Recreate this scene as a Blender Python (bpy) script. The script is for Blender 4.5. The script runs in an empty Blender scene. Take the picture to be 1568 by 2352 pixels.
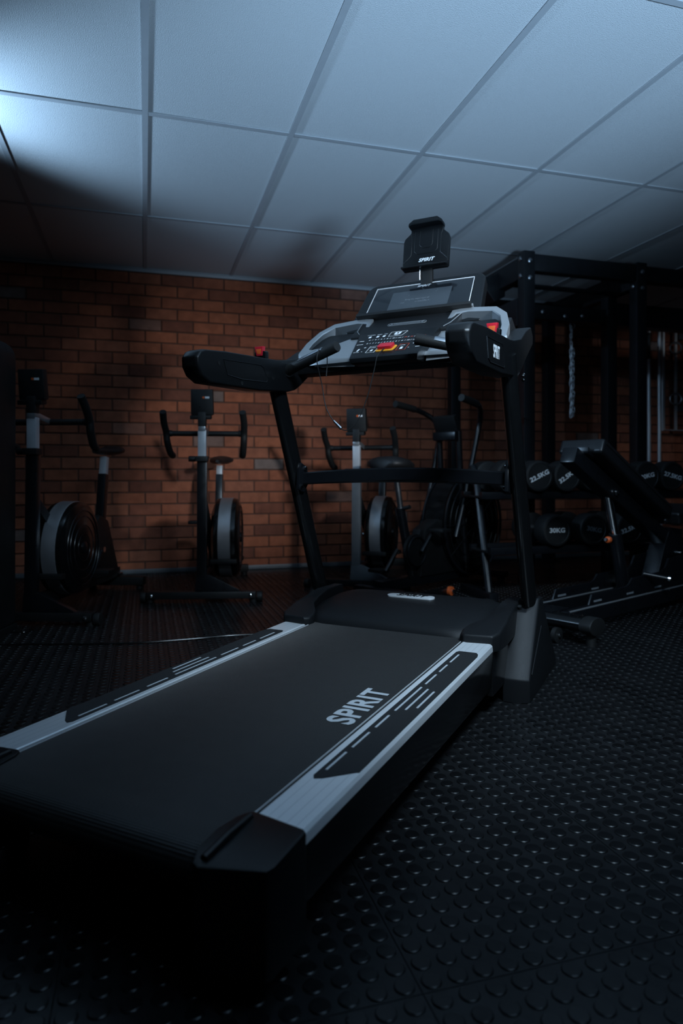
import bpy, bmesh, math, random
from mathutils import Vector, Matrix
random.seed(7)
R = math.radians
scene = bpy.context.scene
COL = scene.collection

# ------------------------------------------------------------------ camera, world, lights, exposure
cam_d = bpy.data.cameras.new('camera')
cam = bpy.data.objects.new('camera', cam_d); COL.objects.link(cam)
cam.location = (0, 0, 0.70)
cam.rotation_euler = (R(90), 0, R(-16.243))
cam_d.sensor_width = 36.0
cam_d.lens = 1548.0 / 2352.0 * 36.0
cam_d.shift_y = -81.0 / 2352.0
cam_d.clip_start = 0.05
cam_d.dof.use_dof = True
cam_d.dof.focus_distance = 1.85
cam_d.dof.aperture_fstop = 3.0
scene.camera = cam

world = bpy.data.worlds.new('world'); scene.world = world
world.use_nodes = True
world.node_tree.nodes['Background'].inputs[0].default_value = (0.55, 0.75, 1.0, 1)
world.node_tree.nodes['Background'].inputs[1].default_value = 0.004

scene.view_settings.view_transform = 'Standard'
scene.view_settings.look = 'None'
scene.view_settings.gamma = 1.0
scene.view_settings.use_curve_mapping = False
scene.view_settings.exposure = 0.0

def light(name, kind, loc, target, energy, color, **k):
    d = bpy.data.lights.new(name, kind); d.energy = energy; d.color = color
    for a, v in k.items(): setattr(d, a, v)
    o = bpy.data.objects.new(name, d); COL.objects.link(o); o.location = loc
    o.rotation_euler = (Vector(target) - Vector(loc)).to_track_quat('-Z', 'Y').to_euler()
    return o
COOL = (0.43, 0.69, 1.0)
# softbox on a low stand behind the camera, bounced off the ceiling
light('ceiling_wash', 'SPOT', (0.95, -1.9, 0.25), (1.20, 1.00, 2.30), 1250, COOL, spot_size=R(48), spot_blend=0.85, shadow_soft_size=0.30)
# key lamp under the ceiling just above the camera, pointing down onto the treadmill
light('key_lamp', 'SPOT', (0.80, 0.30, 2.10), (1.05, 2.45, 0.25), 250, (0.62, 0.82, 1.0), spot_size=R(70), spot_blend=1.0, shadow_soft_size=0.25)
# lamp high on the left, its beam raking along the ceiling
light('ceiling_streak', 'SPOT', (-1.20, 3.02, 1.86), (2.4, 2.85, 2.32), 92, COOL, spot_size=R(94), spot_blend=0.8, shadow_soft_size=0.06)
# lamp on a low stand right of the camera, washing the brick wall
light('wall_wash', 'SPOT', (1.75, 0.45, 1.32), (0.62, 5.08, 1.00), 200, (0.85, 0.93, 1.0), spot_size=R(32), spot_blend=1.0, shadow_soft_size=0.09)
# unseen fill spot added at the right to brighten bars by the wall
light('corner_fill', 'SPOT', (4.35, 3.75, 2.05), (4.50, 5.05, 1.35), 9, (0.8, 0.9, 1.0), spot_size=R(80), spot_blend=1.0, shadow_soft_size=0.08)

# ------------------------------------------------------------------ materials
MATS = {}
def mat(name, col, rough=0.5, metal=0.0, spec=0.5, bump=0.0, bscale=200.0, var=0.0, vscale=20.0, coat=0.0, emit=None):
    m = bpy.data.materials.new(name); m.use_nodes = True
    nt = m.node_tree; N = nt.nodes; Lk = nt.links
    b = N['Principled BSDF']
    b.inputs['Base Color'].default_value = (*col, 1)
    b.inputs['Roughness'].default_value = rough
    b.inputs['Metallic'].default_value = metal
    b.inputs['Specular IOR Level'].default_value = spec
    b.inputs['Coat Weight'].default_value = coat
    tc = N.new('ShaderNodeTexCoord')
    if bump:
        t = N.new('ShaderNodeTexNoise'); t.inputs['Scale'].default_value = bscale; t.inputs['Detail'].default_value = 2
        Lk.new(tc.outputs['Object'], t.inputs['Vector'])
        bp = N.new('ShaderNodeBump'); bp.inputs['Strength'].default_value = bump; bp.inputs['Distance'].default_value = 0.002
        Lk.new(t.outputs['Fac'], bp.inputs['Height']); Lk.new(bp.outputs['Normal'], b.inputs['Normal'])
    t2 = N.new('ShaderNodeTexNoise'); t2.inputs['Scale'].default_value = vscale; t2.inputs['Detail'].default_value = 3
    Lk.new(tc.outputs['Object'], t2.inputs['Vector'])
    mr = N.new('ShaderNodeMapRange'); mr.inputs['To Min'].default_value = max(0.02, rough - 0.06 - var * .2); mr.inputs['To Max'].default_value = min(1, rough + 0.06 + var * .2)
    Lk.new(t2.outputs['Fac'], mr.inputs['Value']); Lk.new(mr.outputs['Result'], b.inputs['Roughness'])
    if var:
        mx = N.new('ShaderNodeMixRGB'); mx.inputs['Color1'].default_value = (*[c * (1 - var) for c in col], 1); mx.inputs['Color2'].default_value = (*[min(1, c * (1 + var)) for c in col], 1)
        Lk.new(t2.outputs['Fac'], mx.inputs['Fac']); Lk.new(mx.outputs['Color'], b.inputs['Base Color'])
    if emit:
        b.inputs['Emission Color'].default_value = (*emit[0], 1); b.inputs['Emission Strength'].default_value = emit[1]
    MATS[name] = m
    return m
mat('black_plastic', (0.005, 0.0056, 0.0064), 0.34, bump=0.15, bscale=900)
mat('textured_plastic', (0.010, 0.011, 0.0125), 0.42, bump=0.25, bscale=900)
mat('gloss_black', (0.005, 0.0055, 0.006), 0.20, var=0.15)
mat('matte_black', (0.005, 0.0055, 0.006), 0.55, var=0.2)
mat('rubber', (0.008, 0.0085, 0.009), 0.6, bump=0.2, bscale=300)
mat('steel_black', (0.006, 0.007, 0.009), 0.3, var=0.15)
mat('rack_paint', (0.006, 0.007, 0.009), 0.42, var=0.2)
mat('shaded_silver', (0.09, 0.10, 0.11), 0.34, metal=0.4)  # darker silver, carries the shade inside the cup wells
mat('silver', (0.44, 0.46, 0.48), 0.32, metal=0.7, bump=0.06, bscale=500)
mat('aluminium', (0.82, 0.84, 0.86), 0.40, metal=0.35, var=0.05, vscale=6)
mat('chrome', (0.75, 0.76, 0.78), 0.12, metal=1.0)
mat('brushed_steel', (0.45, 0.47, 0.5), 0.32, metal=1.0, var=0.1)
mat('steel_band', (0.42, 0.43, 0.45), 0.42, metal=0.75, var=0.08)
mat('grey_paint_and_light', (0.16, 0.175, 0.19), 0.45, metal=0.3, var=0.1)  # plain grey paint; also the light painted onto one bike's black column
mat('white_print', (0.86, 0.87, 0.88), 0.55)
mat('grey_print', (0.50, 0.53, 0.56), 0.6)
mat('faint_print', (0.20, 0.22, 0.24), 0.6)
mat('red_print', (0.60, 0.09, 0.05), 0.5)
mat('red_plastic', (0.58, 0.018, 0.035), 0.32)
mat('amber_plastic', (0.85, 0.36, 0.03), 0.35)
mat('orange_plastic', (0.75, 0.13, 0.03), 0.4)
mat('screen_glass', (0.008, 0.010, 0.013), 0.12, coat=0.3)
mat('screen_active', (0.05, 0.06, 0.07), 0.25, var=0.1)
mat('grip_tape', (0.011, 0.012, 0.0135), 0.75, bump=0.6, bscale=1200)
mat('saddle', (0.012, 0.012, 0.013), 0.5, bump=0.2, bscale=300)
mat('vinyl', (0.012, 0.013, 0.015), 0.3, bump=0.3, bscale=400)
mat('blue_steel', (0.30, 0.36, 0.43), 0.35, metal=0.4, var=0.15, vscale=4)
mat('white_steel', (0.62, 0.64, 0.67), 0.4, metal=0.3, var=0.1)
mat('mortar', (0.13, 0.065, 0.045), 0.9, bump=0.4, bscale=200, var=0.2)
mat('dark_wall', (0.05, 0.05, 0.055), 0.8, bump=0.2, bscale=60, var=0.1)
mat('trim_grey', (0.42, 0.44, 0.46), 0.5, var=0.1)
mat('tee_grey', (0.46, 0.48, 0.50), 0.45, var=0.06)
mat('mat_rubber', (0.011, 0.0115, 0.0125), 0.38, bump=0.10, bscale=160, var=0.5, vscale=7)
mat('coin_rubber', (0.006, 0.0063, 0.007), 0.30, bump=0.06, bscale=160, var=0.5, vscale=7)

def nodes_of(m): return m.node_tree.nodes, m.node_tree.links, m.node_tree.nodes['Principled BSDF']

MATS['mat_rubber'].node_tree.nodes['Principled BSDF'].inputs['Specular IOR Level'].default_value = 0.35

for k_, v_ in (('textured_plastic', 0.22), ('black_plastic', 0.35), ('belt_rubber', 0.3)):
    if k_ in MATS: MATS[k_].node_tree.nodes['Principled BSDF'].inputs['Specular IOR Level'].default_value = v_

# ceiling tile: pale mineral board with fine pitted grain
m = mat('ceiling_board', (0.70, 0.72, 0.73), 0.75, bump=0.8, bscale=300, var=0.16, vscale=330)
# walking belt: fine ribbed weave
m = mat('belt_rubber', (0.020, 0.0198, 0.0198), 0.5)
N, Lk, b = nodes_of(m)
b.inputs['Sheen Weight'].default_value = 0.22; b.inputs['Sheen Roughness'].default_value = 0.35; b.inputs['Sheen Tint'].default_value = (0.5, 0.48, 0.46, 1)
tc = N.new('ShaderNodeTexCoord')
wv = N.new('ShaderNodeTexWave'); wv.wave_type = 'BANDS'; wv.bands_direction = 'X'; wv.inputs['Scale'].default_value = 95
wv2 = N.new('ShaderNodeTexWave'); wv2.wave_type = 'BANDS'; wv2.bands_direction = 'Y'; wv2.inputs['Scale'].default_value = 95
ad = N.new('ShaderNodeMath'); ad.operation = 'ADD'
Lk.new(tc.outputs['Object'], wv.inputs['Vector']); Lk.new(tc.outputs['Object'], wv2.inputs['Vector'])
Lk.new(wv.outputs['Fac'], ad.inputs[0]); Lk.new(wv2.outputs['Fac'], ad.inputs[1])
bp = N.new('ShaderNodeBump'); bp.inputs['Strength'].default_value = 0.5; bp.inputs['Distance'].default_value = 0.0012
Lk.new(ad.outputs[0], bp.inputs['Height']); Lk.new(bp.outputs['Normal'], b.inputs['Normal'])

# bricks: each brick gets its own tone from its place in the bond
BL, BH, WALL_Y = 0.226, 0.0837, 5.08
m = mat('brick', (0.3, 0.1, 0.06), 0.85, bump=0.5, bscale=55)
N, Lk, b = nodes_of(m)
geo = N.new('ShaderNodeNewGeometry'); sp = N.new('ShaderNodeSeparateXYZ'); Lk.new(geo.outputs['Position'], sp.inputs[0])
def mth(op, a, bb=None):
    n = N.new('ShaderNodeMath'); n.operation = op
    for i, v in enumerate((a, bb)):
        if v is None: continue
        if isinstance(v, (int, float)): n.inputs[i].default_value = v
        else: Lk.new(v, n.inputs[i])
    return n.outputs[0]
row = mth('FLOOR', mth('DIVIDE', sp.outputs['Z'], BH))
odd = mth('MULTIPLY', mth('MODULO', row, 2.0), 0.5)
colm = mth('FLOOR', mth('ADD', mth('DIVIDE', mth('ADD', sp.outputs['X'], 22.6), BL), odd))
cmb = N.new('ShaderNodeCombineXYZ'); Lk.new(row, cmb.inputs[0]); Lk.new(colm, cmb.inputs[1])
wn = N.new('ShaderNodeTexWhiteNoise'); wn.noise_dimensions = '2D'; Lk.new(cmb.outputs[0], wn.inputs['Vector'])
cr = N.new('ShaderNodeValToRGB')
el = cr.color_ramp.elements
el[0].position = 0.0; el[0].color = (0.20, 0.065, 0.038, 1)
el[1].position = 1.0; el[1].color = (0.24, 0.17, 0.145, 1)
for p, c in ((0.3, (0.33, 0.10, 0.052, 1)), (0.7, (0.42, 0.125, 0.058, 1)), (0.955, (0.36, 0.12, 0.065, 1)), (0.975, (0.22, 0.145, 0.12, 1))):
    e = el.new(p); e.color = c
Lk.new(wn.outputs['Value'], cr.inputs['Fac'])
ns = N.new('ShaderNodeTexNoise'); ns.inputs['Scale'].default_value = 16; ns.inputs['Detail'].default_value = 5
Lk.new(geo.outputs['Position'], ns.inputs['Vector'])
hs = N.new('ShaderNodeHueSaturation'); Lk.new(cr.outputs['Color'], hs.inputs['Color'])
Lk.new(mth('ADD', mth('MULTIPLY', ns.outputs['Fac'], 0.9), 0.55), hs.inputs['Value'])
Lk.new(hs.outputs['Color'], b.inputs['Base Color'])

# ------------------------------------------------------------------ mesh helpers
class MB:
    def __init__(s): s.v = []; s.f = []; s.M = None
    def add(s, verts, faces):
        o = len(s.v)
        for p in verts:
            p = Vector(p)
            s.v.append(s.M @ p if s.M else p)
        s.f += [tuple(i + o for i in f) for f in faces]
        return s
    def box(s, x0, x1, y0, y1, z0, z1):
        return s.add([(x0, y0, z0), (x1, y0, z0), (x1, y1, z0), (x0, y1, z0), (x0, y0, z1), (x1, y0, z1), (x1, y1, z1), (x0, y1, z1)],
                     [(0, 3, 2, 1), (4, 5, 6, 7), (0, 1, 5, 4), (1, 2, 6, 5), (2, 3, 7, 6), (3, 0, 4, 7)])
    def prism(s, poly, axis, t0, t1, poly2=None):
        """poly: list of 2-D points; axis 'x': (y,z), 'y': (x,z), 'z': (x,y)"""
        def P(q, t):
            a, c = q
            return {'x': (t, a, c), 'y': (a, t, c), 'z': (a, c, t)}[axis]
        n = len(poly); p2 = poly2 or poly
        vs = [P(q, t0) for q in poly] + [P(q, t1) for q in p2]
        fs = [tuple(range(n))[::-1], tuple(range(n, 2 * n))] + [(i, (i + 1) % n, n + (i + 1) % n, n + i) for i in range(n)]
        return s.add(vs, fs)
    def loft(s, secs, caps=True, closed=False):
        n = len(secs[0]); vs = [p for q in secs for p in q]; fs = []
        k = len(secs)
        for j in range(k if closed else k - 1):
            for i in range(n):
                a, c = j * n, ((j + 1) % k) * n
                fs.append((a + i, a + (i + 1) % n, c + (i + 1) % n, c + i))
        if caps and not closed: fs += [tuple(range(n))[::-1], tuple(range((k - 1) * n, k * n))]
        return s.add(vs, fs)
    def tube(s, path, r, n=12, caps=True, closed=False, flat=None):
        """sweep of a circle (or ellipse when flat=(a,b,up)) along path"""
        pts = [Vector(p) for p in path]; secs = []; k = len(pts)
        ref = None
        for i, p in enumerate(pts):
            if closed: t = pts[(i + 1) % k] - pts[i - 1]
            else: t = pts[min(i + 1, k - 1)] - pts[max(i - 1, 0)]
            t.normalize()
            if ref is None:
                ref = Vector((0, 0, 1)) if abs(t.z) < 0.9 else Vector((0, 1, 0))
                if flat: ref = Vector(flat[2])
            u = (ref - t * ref.dot(t)).normalized(); w = t.cross(u); ref = u
            rr = r[i] if isinstance(r, (list, tuple)) else r
            a, c = (flat[0], flat[1]) if flat else (rr, rr)
            secs.append([p + u * math.cos(2 * math.pi * q / n) * a + w * math.sin(2 * math.pi * q / n) * c for q in range(n)])
        return s.loft(secs, caps, closed)
    def cyl(s, p0, p1, r, n=20, r2=None):
        return s.tube([p0, p1], [r, r if r2 is None else r2], n)
    def lathe(s, prof, p, axis, n=32):
        """prof: (radius, height) pairs along axis from p"""
        a = Vector(axis).normalized(); ref = Vector((0, 0, 1)) if abs(a.z) < 0.9 else Vector((1, 0, 0))
        u = (ref - a * ref.dot(a)).normalized(); w = a.cross(u); p = Vector(p)
        secs = [[p + a * h + (u * math.cos(2 * math.pi * q / n) + w * math.sin(2 * math.pi * q / n)) * r for q in range(n)] for r, h in prof]
        return s.loft(secs, True)
    def torus(s, p, axis, R0, r, n=32, k=8):
        a = Vector(axis).normalized(); ref = Vector((0, 0, 1)) if abs(a.z) < 0.9 else Vector((1, 0, 0))
        u = (ref - a * ref.dot(a)).normalized(); w = a.cross(u); p = Vector(p)
        secs = []
        for q in range(n):
            t = 2 * math.pi * q / n; d = u * math.cos(t) + w * math.sin(t)
            secs.append([p + d * (R0 + r * math.cos(2 * math.pi * j / k)) + a * r * math.sin(2 * math.pi * j / k) for j in range(k)])
        return s.loft(secs, False, True)
    def mesh(s, name, material, bevel=0.0, seg=2, smooth=True, angle=35):
        me = bpy.data.meshes.new(name)
        me.from_pydata([tuple(p) for p in s.v], [], s.f)
        bm = bmesh.new(); bm.from_mesh(me)
        bmesh.ops.recalc_face_normals(bm, faces=bm.faces)
        if bevel:
            es = [e for e in bm.edges if len(e.link_faces) == 2 and e.calc_face_angle(0) > R(28)]
            if es: bmesh.ops.bevel(bm, geom=es, offset=bevel, segments=seg, profile=0.6, affect='EDGES', clamp_overlap=True)
        bm.to_mesh(me); bm.free()
        if smooth:
            me.shade_smooth()
            me.set_sharp_from_angle(angle=R(angle))
        me.materials.append(MATS[material])
        return me
    def build(s, name, material, parent=None, bevel=0.0, seg=2, smooth=True, angle=35, label=None):
        return obj(name, s.mesh(name, material, bevel, seg, smooth, angle), parent, label)

def obj(name, me, parent=None, label=None):
    o = bpy.data.objects.new(name, me); COL.objects.link(o)
    if parent: o.parent = parent
    if label: o['label'] = label
    return o
def tag(o, label=None, cat=None, group=None, kind=None):
    if label: o['label'] = label
    if cat: o['category'] = cat
    if group: o['group'] = group
    if kind: o['kind'] = kind
    return o
def empty(name, loc=(0, 0, 0), rz=0.0):
    o = bpy.data.objects.new(name, None); COL.objects.link(o)
    o.empty_display_size = 0.1; o.location = loc; o.rotation_euler = (0, 0, rz)
    return o
CH = {}
def copy_tree(o, parent=None):
    c = o.copy(); COL.objects.link(c); c.parent = parent
    for ch in [q for q in COL.objects if q.parent is o]: copy_tree(ch, c)
    return c
def bez(pts, n=8):
    """Catmull-Rom through points"""
    P = [Vector(p) for p in pts]; P = [2 * P[0] - P[1]] + P + [2 * P[-1] - P[-2]]; out = []
    for i in range(1, len(P) - 2):
        a, b_, c, d = P[i - 1:i + 3]
        for k in range(n):
            t = k / n
            out.append(0.5 * ((2 * b_) + (c - a) * t + (2 * a - 5 * b_ + 4 * c - d) * t * t + (3 * b_ - a - 3 * c + d) * t ** 3))
    out.append(P[-2]); return out
def rrect(w, h, r, n=4, cx=0.0, cy=0.0):
    pts = []
    for k, (sx, sy) in enumerate(((1, 1), (-1, 1), (-1, -1), (1, -1))):
        for i in range(n + 1):
            a = math.pi / 2 * (k + i / n)
            pts.append((cx + sx * (w / 2 - r) + r * math.cos(a), cy + sy * (h / 2 - r) + r * math.sin(a)))
    return pts

# lettering: every word made once, flat outline meshes with a little thickness
WORDS = {}
def need(key, text, size, shear=0.0, bold=0.0, xs=1.0, space=1.0, align='CENTER'):
    WORDS[key] = (text, size, shear, bold, xs, space, align)
need('spirit', 'SPIRIT', 1.0, 0.32, 0.028, 1.12, 1.05)
need('spirit_belt', 'SPIRIT', 1.0, 0.0, 0.030, 0.95, 1.06)
need('spirit_rail', 'SPIRIT', 1.0, 0.0, 0.020, 0.55, 1.0)
for w_ in ('SPEED', 'INCLINE', 'START', 'STOP', 'CONTROL', 'HOLD', 'FAN', '+', '-', '/', 'S', 'WARNING', 'AVERTISSEMENT'):
    need(w_, w_, 1.0, 0.2 if w_ not in 'WARNING AVERTISSEMENT S' else 0, 0.03, 1.15)
for w_ in (0, 1, 2, 4, 5, 6, 8, 10, 12, 14, 15, 16, 18, 20): need(str(w_), str(w_), 1.0, 0.3, 0.03, 1.15)
need('line1', 'Bring the inspiration of', 1.0, 0.15)
need('line2', 'and               to everyday li...', 1.0, 0.15)
for w_ in ('22.5KG', '32.5KG', '27.5KG', '30KG'): need(w_, w_, 1.0, 0.0, 0.035, 1.2)
tmp = {}
for k_, (t_, sz, sh, bo, xs, spc, al) in WORDS.items():
    c = bpy.data.curves.new('lettering', 'FONT'); c.body = t_; c.size = sz; c.shear = sh; c.offset = bo; c.space_character = spc
    c.align_x = al; c.align_y = 'CENTER'; c.resolution_u = 3; c.fill_mode = 'FRONT'
    o_ = bpy.data.objects.new('lettering', c); COL.objects.link(o_); tmp[k_] = o_
dg = bpy.context.evaluated_depsgraph_get(); dg.update()
GLYPH = {}
for k_, o_ in tmp.items():
    me_ = o_.evaluated_get(dg).to_mesh()
    xs = WORDS[k_][4]
    GLYPH[k_] = ([(p.co.x * xs, p.co.y) for p in me_.vertices], [tuple(f.vertices) for f in me_.polygons])
for o_ in list(tmp.values()):
    c_ = o_.data; bpy.data.objects.remove(o_); bpy.data.curves.remove(c_)
def word(mb, key, origin, right, up, size, th=0.0006):
    """lettering centred on origin in the plane (right, up), raised by th"""
    vs, fs = GLYPH[key]; o = Vector(origin); r = Vector(right).normalized(); u = Vector(up).normalized(); n = r.cross(u)
    mb.add([o + r * x * size + u * y * size + n * th for x, y in vs], fs)
    return mb

# ------------------------------------------------------------------ the room
CEIL = 2.20
X0, X1, Y0 = -3.0, 5.6, -2.6
def struct(name, mb, material, **k):
    o = mb.build(name, material, **k); o['kind'] = 'structure'; return o

# floor: rubber coin mats laid edge to edge
TX, TY, PX, PY = 0.4788, 0.4356, 0.0399, 0.0363
FX, FY = 0.361, 1.280
floor = struct('floor', MB().box(X0, X1, Y0, WALL_Y + 0.02, -0.08, -0.012), 'rubber')
floor['label'] = 'black rubber gym floor of square mats with raised round studs'
i0, i1 = math.floor((X0 - FX) / TX), math.ceil((X1 - FX) / TX)
j0, j1 = math.floor((-0.9 - FY) / TY), math.ceil((WALL_Y - FY) / TY)
tile_me = MB().box(0.0008, TX - 0.0008, 0.0008, TY - 0.0008, -0.012, 0.0).mesh('floor_tile', 'mat_rubber', smooth=False)
rest = MB()
for i in range(i0, i1):
    for j in range(j0, j1):
        x, y = FX + i * TX, FY + j * TY
        if x < X0 or x + TX > X1 + 0.4 or y + TY > WALL_Y + 0.5: continue
        o = obj('floor_tile', tile_me, floor); o.location = (x, y, 0)
rest.box(X0, X1, Y0, FY + j0 * TY, -0.012, 0)
o = rest.build('floor_tile', 'mat_rubber', floor)
CT, ST = math.cos(R(16.243)), math.sin(R(16.243))
def depth(x, y): return x * ST + y * CT
def side(x, y): return x * CT - y * ST
# raised studs: the nearest ones are parts, the rest one mesh of the same studs
RC, HC = 0.0145, 0.0024
def stud(n):
    pr = [(RC + 0.0004, -0.0003), (RC, HC * 0.55), (RC - 0.0013, HC), (RC - 0.0020, HC)]
    if n < 18: pr = [(RC + 0.0004, -0.0003), (RC, HC * 0.5), (RC - 0.0014, HC), (RC - 0.0022, HC)]
    vs = []; fs = []
    for r, h in pr: vs += [(r * math.cos(2 * math.pi * q / n), r * math.sin(2 * math.pi * q / n), h) for q in range(n)]
    for a in range(len(pr) - 1):
        fs += [(a * n + q, a * n + (q + 1) % n, a * n + n + (q + 1) % n, a * n + n + q) for q in range(n)]
    fs.append(tuple(range((len(pr) - 1) * n, len(pr) * n)))
    return vs, fs
S_near, S_far = stud(22), stud(14)
spots = []
for i in range(i0 * 12, i1 * 12):
    for j in range(j0 * 12, j1 * 12):
        x, y = FX + (i + .5) * PX, FY + (j + .5) * PY
        d = depth(x, y); sd = side(x, y)
        if d < 0.45 or d > 4.9 or x > X1 - .02 or x < X0 + .02 or y > WALL_Y - .02: continue
        if abs(sd) > 0.506 * d + 0.45: continue
        # under the treadmill deck, out of sight
        q = Vector((x - 0.3386, y - 1.5893)); lx = q.x * .7368 - q.y * .6761; ly = q.x * .6761 + q.y * .7368
        spots.append((d, x, y, sd, abs(lx) < 0.30 and -0.62 < ly < 1.0))
spots.sort()
mbn = MB(); mbn.add(*S_near); near_me = mbn.mesh('stud', 'coin_rubber', angle=26)
cnt = 0; vs_all = []; fs_all = []
for d, x, y, sd, under in spots:
    vis = (not under) and d > 0.88 and abs(sd) < 0.5 * d and x > 0.3
    if vis and cnt < 300:
        o = obj('stud', near_me, floor); o.location = (x, y, 0); cnt += 1
    elif not under:
        V, Fc = S_near if d < 2.4 else S_far
        k = len(vs_all); vs_all += [(a + x, b_ + y, c) for a, b_, c in V]; fs_all += [tuple(w + k for w in f) for f in Fc]
me = bpy.data.meshes.new('stud_field'); me.from_pydata(vs_all, [], fs_all); me.shade_smooth(); me.set_sharp_from_angle(angle=R(26)); me.materials.append(MATS['coin_rubber'])
o = obj('stud_field', me, floor); o['kind'] = 'stuff'

# brick wall at the back
wall_back = struct('wall_back', MB().box(X0, X1, WALL_Y + 0.008, WALL_Y + 0.2, 0, CEIL + 0.1), 'mortar')
wall_back['label'] = 'red brick wall in running bond behind the exercise bikes'
GAP = 0.0095
def brick_box(mb, x, z, w):
    mb.box(x + GAP / 2, x + w - GAP / 2, WALL_Y - 0.001, WALL_Y + 0.05, z + GAP / 2, z + BH - GAP / 2)
bm_ = MB(); bm_.box(GAP / 2, BL - GAP / 2, 0, 0.05, GAP / 2, BH - GAP / 2)
brick_mes = [bm_.mesh('brick', 'brick', bevel=0.003, seg=1, smooth=False)]
cells = []
nrow = int(math.ceil(CEIL / BH))
for r_ in range(nrow):
    off = 0.5 * BL if r_ % 2 else 0.0
    c0 = int((X0 + 22.6) / BL); c1 = int((X1 + 22.6) / BL)
    for c_ in range(c0, c1 + 1):
        x = c_ * BL - 22.6 - off
        if x < X0 or x + BL > X1 or (r_ + 1) * BH > CEIL + BH * 0.9: continue
        cells.append((depth(x + BL / 2, WALL_Y), x, r_ * BH))
infr = lambda x, z: abs(side(x + BL / 2, WALL_Y)) < 0.52 * depth(x + BL / 2, WALL_Y)
cells.sort(); k = 0; rest = MB()
for d, x, z in cells:
    dy = random.uniform(-0.0015, 0.0015)
    if k < 300 and infr(x, z) and z > 0.3:
        o = obj('brick', brick_mes[0], wall_back); o.location = (x, WALL_Y - 0.003 + dy, z); k += 1
    else:
        rest.box(x + GAP / 2, x + BL - GAP / 2, WALL_Y - 0.003 + dy, WALL_Y + 0.05, z + GAP / 2, z + BH - GAP / 2)
o = rest.build('brick_field', 'brick', wall_back, bevel=0.003, seg=1, smooth=False); o['kind'] = 'stuff'
struct('baseboard_back', MB().box(X0, X1, WALL_Y - 0.022, WALL_Y + 0.002, 0.003, 0.034), 'grey_paint_and_light', bevel=0.003)
# the unseen sides of the room
struct('wall_left', MB().box(X0 - 0.2, X0, Y0, WALL_Y + 0.2, -0.08, CEIL + 0.1), 'dark_wall')
struct('wall_right', MB().box(X1, X1 + 0.2, Y0, WALL_Y + 0.2, -0.08, CEIL + 0.1), 'dark_wall')
struct('wall_front', MB().box(X0 - 0.2, X1 + 0.2, Y0 - 0.2, Y0, -0.08, CEIL + 0.1), 'dark_wall')

# suspended ceiling: boards lying in a grid of tee bars
CXP, CYP, CY0 = 0.6165, 1.149, 2.903
ceiling = struct('ceiling', MB().box(X0, X1, Y0, WALL_Y + 0.1, CEIL + 0.06, CEIL + 0.12), 'dark_wall')
ceiling['label'] = 'suspended ceiling of pale grained boards in a metal grid'
TW = 0.012
ia, ib = math.floor(X0 / CXP), math.ceil(X1 / CXP)
ja, jb = math.floor((Y0 - CY0) / CYP), 2
board = {}
for i in range(ia, ib):
    for j in range(ja, jb):
        xa, xb = max(X0, i * CXP), min(X1, (i + 1) * CXP)
        ya, yb = max(Y0, CY0 + j * CYP), min(WALL_Y, CY0 + (j + 1) * CYP)
        key = (round(xb - xa, 3), round(yb - ya, 3))
        if key[0] < .03 or key[1] < .03: continue
        if key not in board: board[key] = MB().box(0.003, key[0] - 0.003, 0.003, key[1] - 0.003, 0, 0.018).mesh('ceiling_board', 'ceiling_board', bevel=0.002, seg=1)
        o = obj('ceiling_board', board[key], ceiling); o.location = (xa, ya, CEIL + 0.0045 + random.uniform(0, 0.002))
main_me = MB().prism([(-TW, 0), (TW, 0), (TW, 0.003), (0.001, 0.003), (0.001, 0.035), (-0.001, 0.035), (-0.001, 0.003), (-TW, 0.003)], 'y', Y0, WALL_Y).mesh('tee_bar', 'tee_grey', smooth=False)
for i in range(ia + 1, ib):
    o = obj('tee_bar', main_me, ceiling); o.location = (i * CXP, 0, CEIL)
cross_me = MB().prism([(-TW, 0), (TW, 0), (TW, 0.003), (0.001, 0.003), (0.001, 0.03), (-0.001, 0.03), (-0.001, 0.003), (-TW, 0.003)], 'x', 0.0125, CXP - 0.0125).mesh('tee_bar', 'tee_grey', smooth=False)
for i in range(ia + 1, ib - 1):
    for j in range(ja + 1, jb):
        o = obj('tee_bar', cross_me, ceiling); o.location = (i * CXP, CY0 + j * CYP, CEIL + 0.0005)
struct('trim_1', MB().prism([(WALL_Y - 0.022, CEIL - 0.002), (WALL_Y - 0.0085, CEIL - 0.002), (WALL_Y - 0.0085, CEIL - 0.022), (WALL_Y - 0.006, CEIL - 0.022), (WALL_Y - 0.006, CEIL + 0.003), (WALL_Y - 0.022, CEIL + 0.003)], 'x', X0, X1), 'tee_grey', smooth=False)


# ------------------------------------------------------------------ treadmill
tm = empty('treadmill', (0.3386, 1.5893, 0), R(-42.54))
tag(tm, 'large black treadmill with silver side rails and console filling the foreground', 'treadmill')
def dz(y): return 0.195 + 0.020 * (y + 0.56) / 1.14
def onb(y, h=0.0): return dz(y) + h

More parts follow.
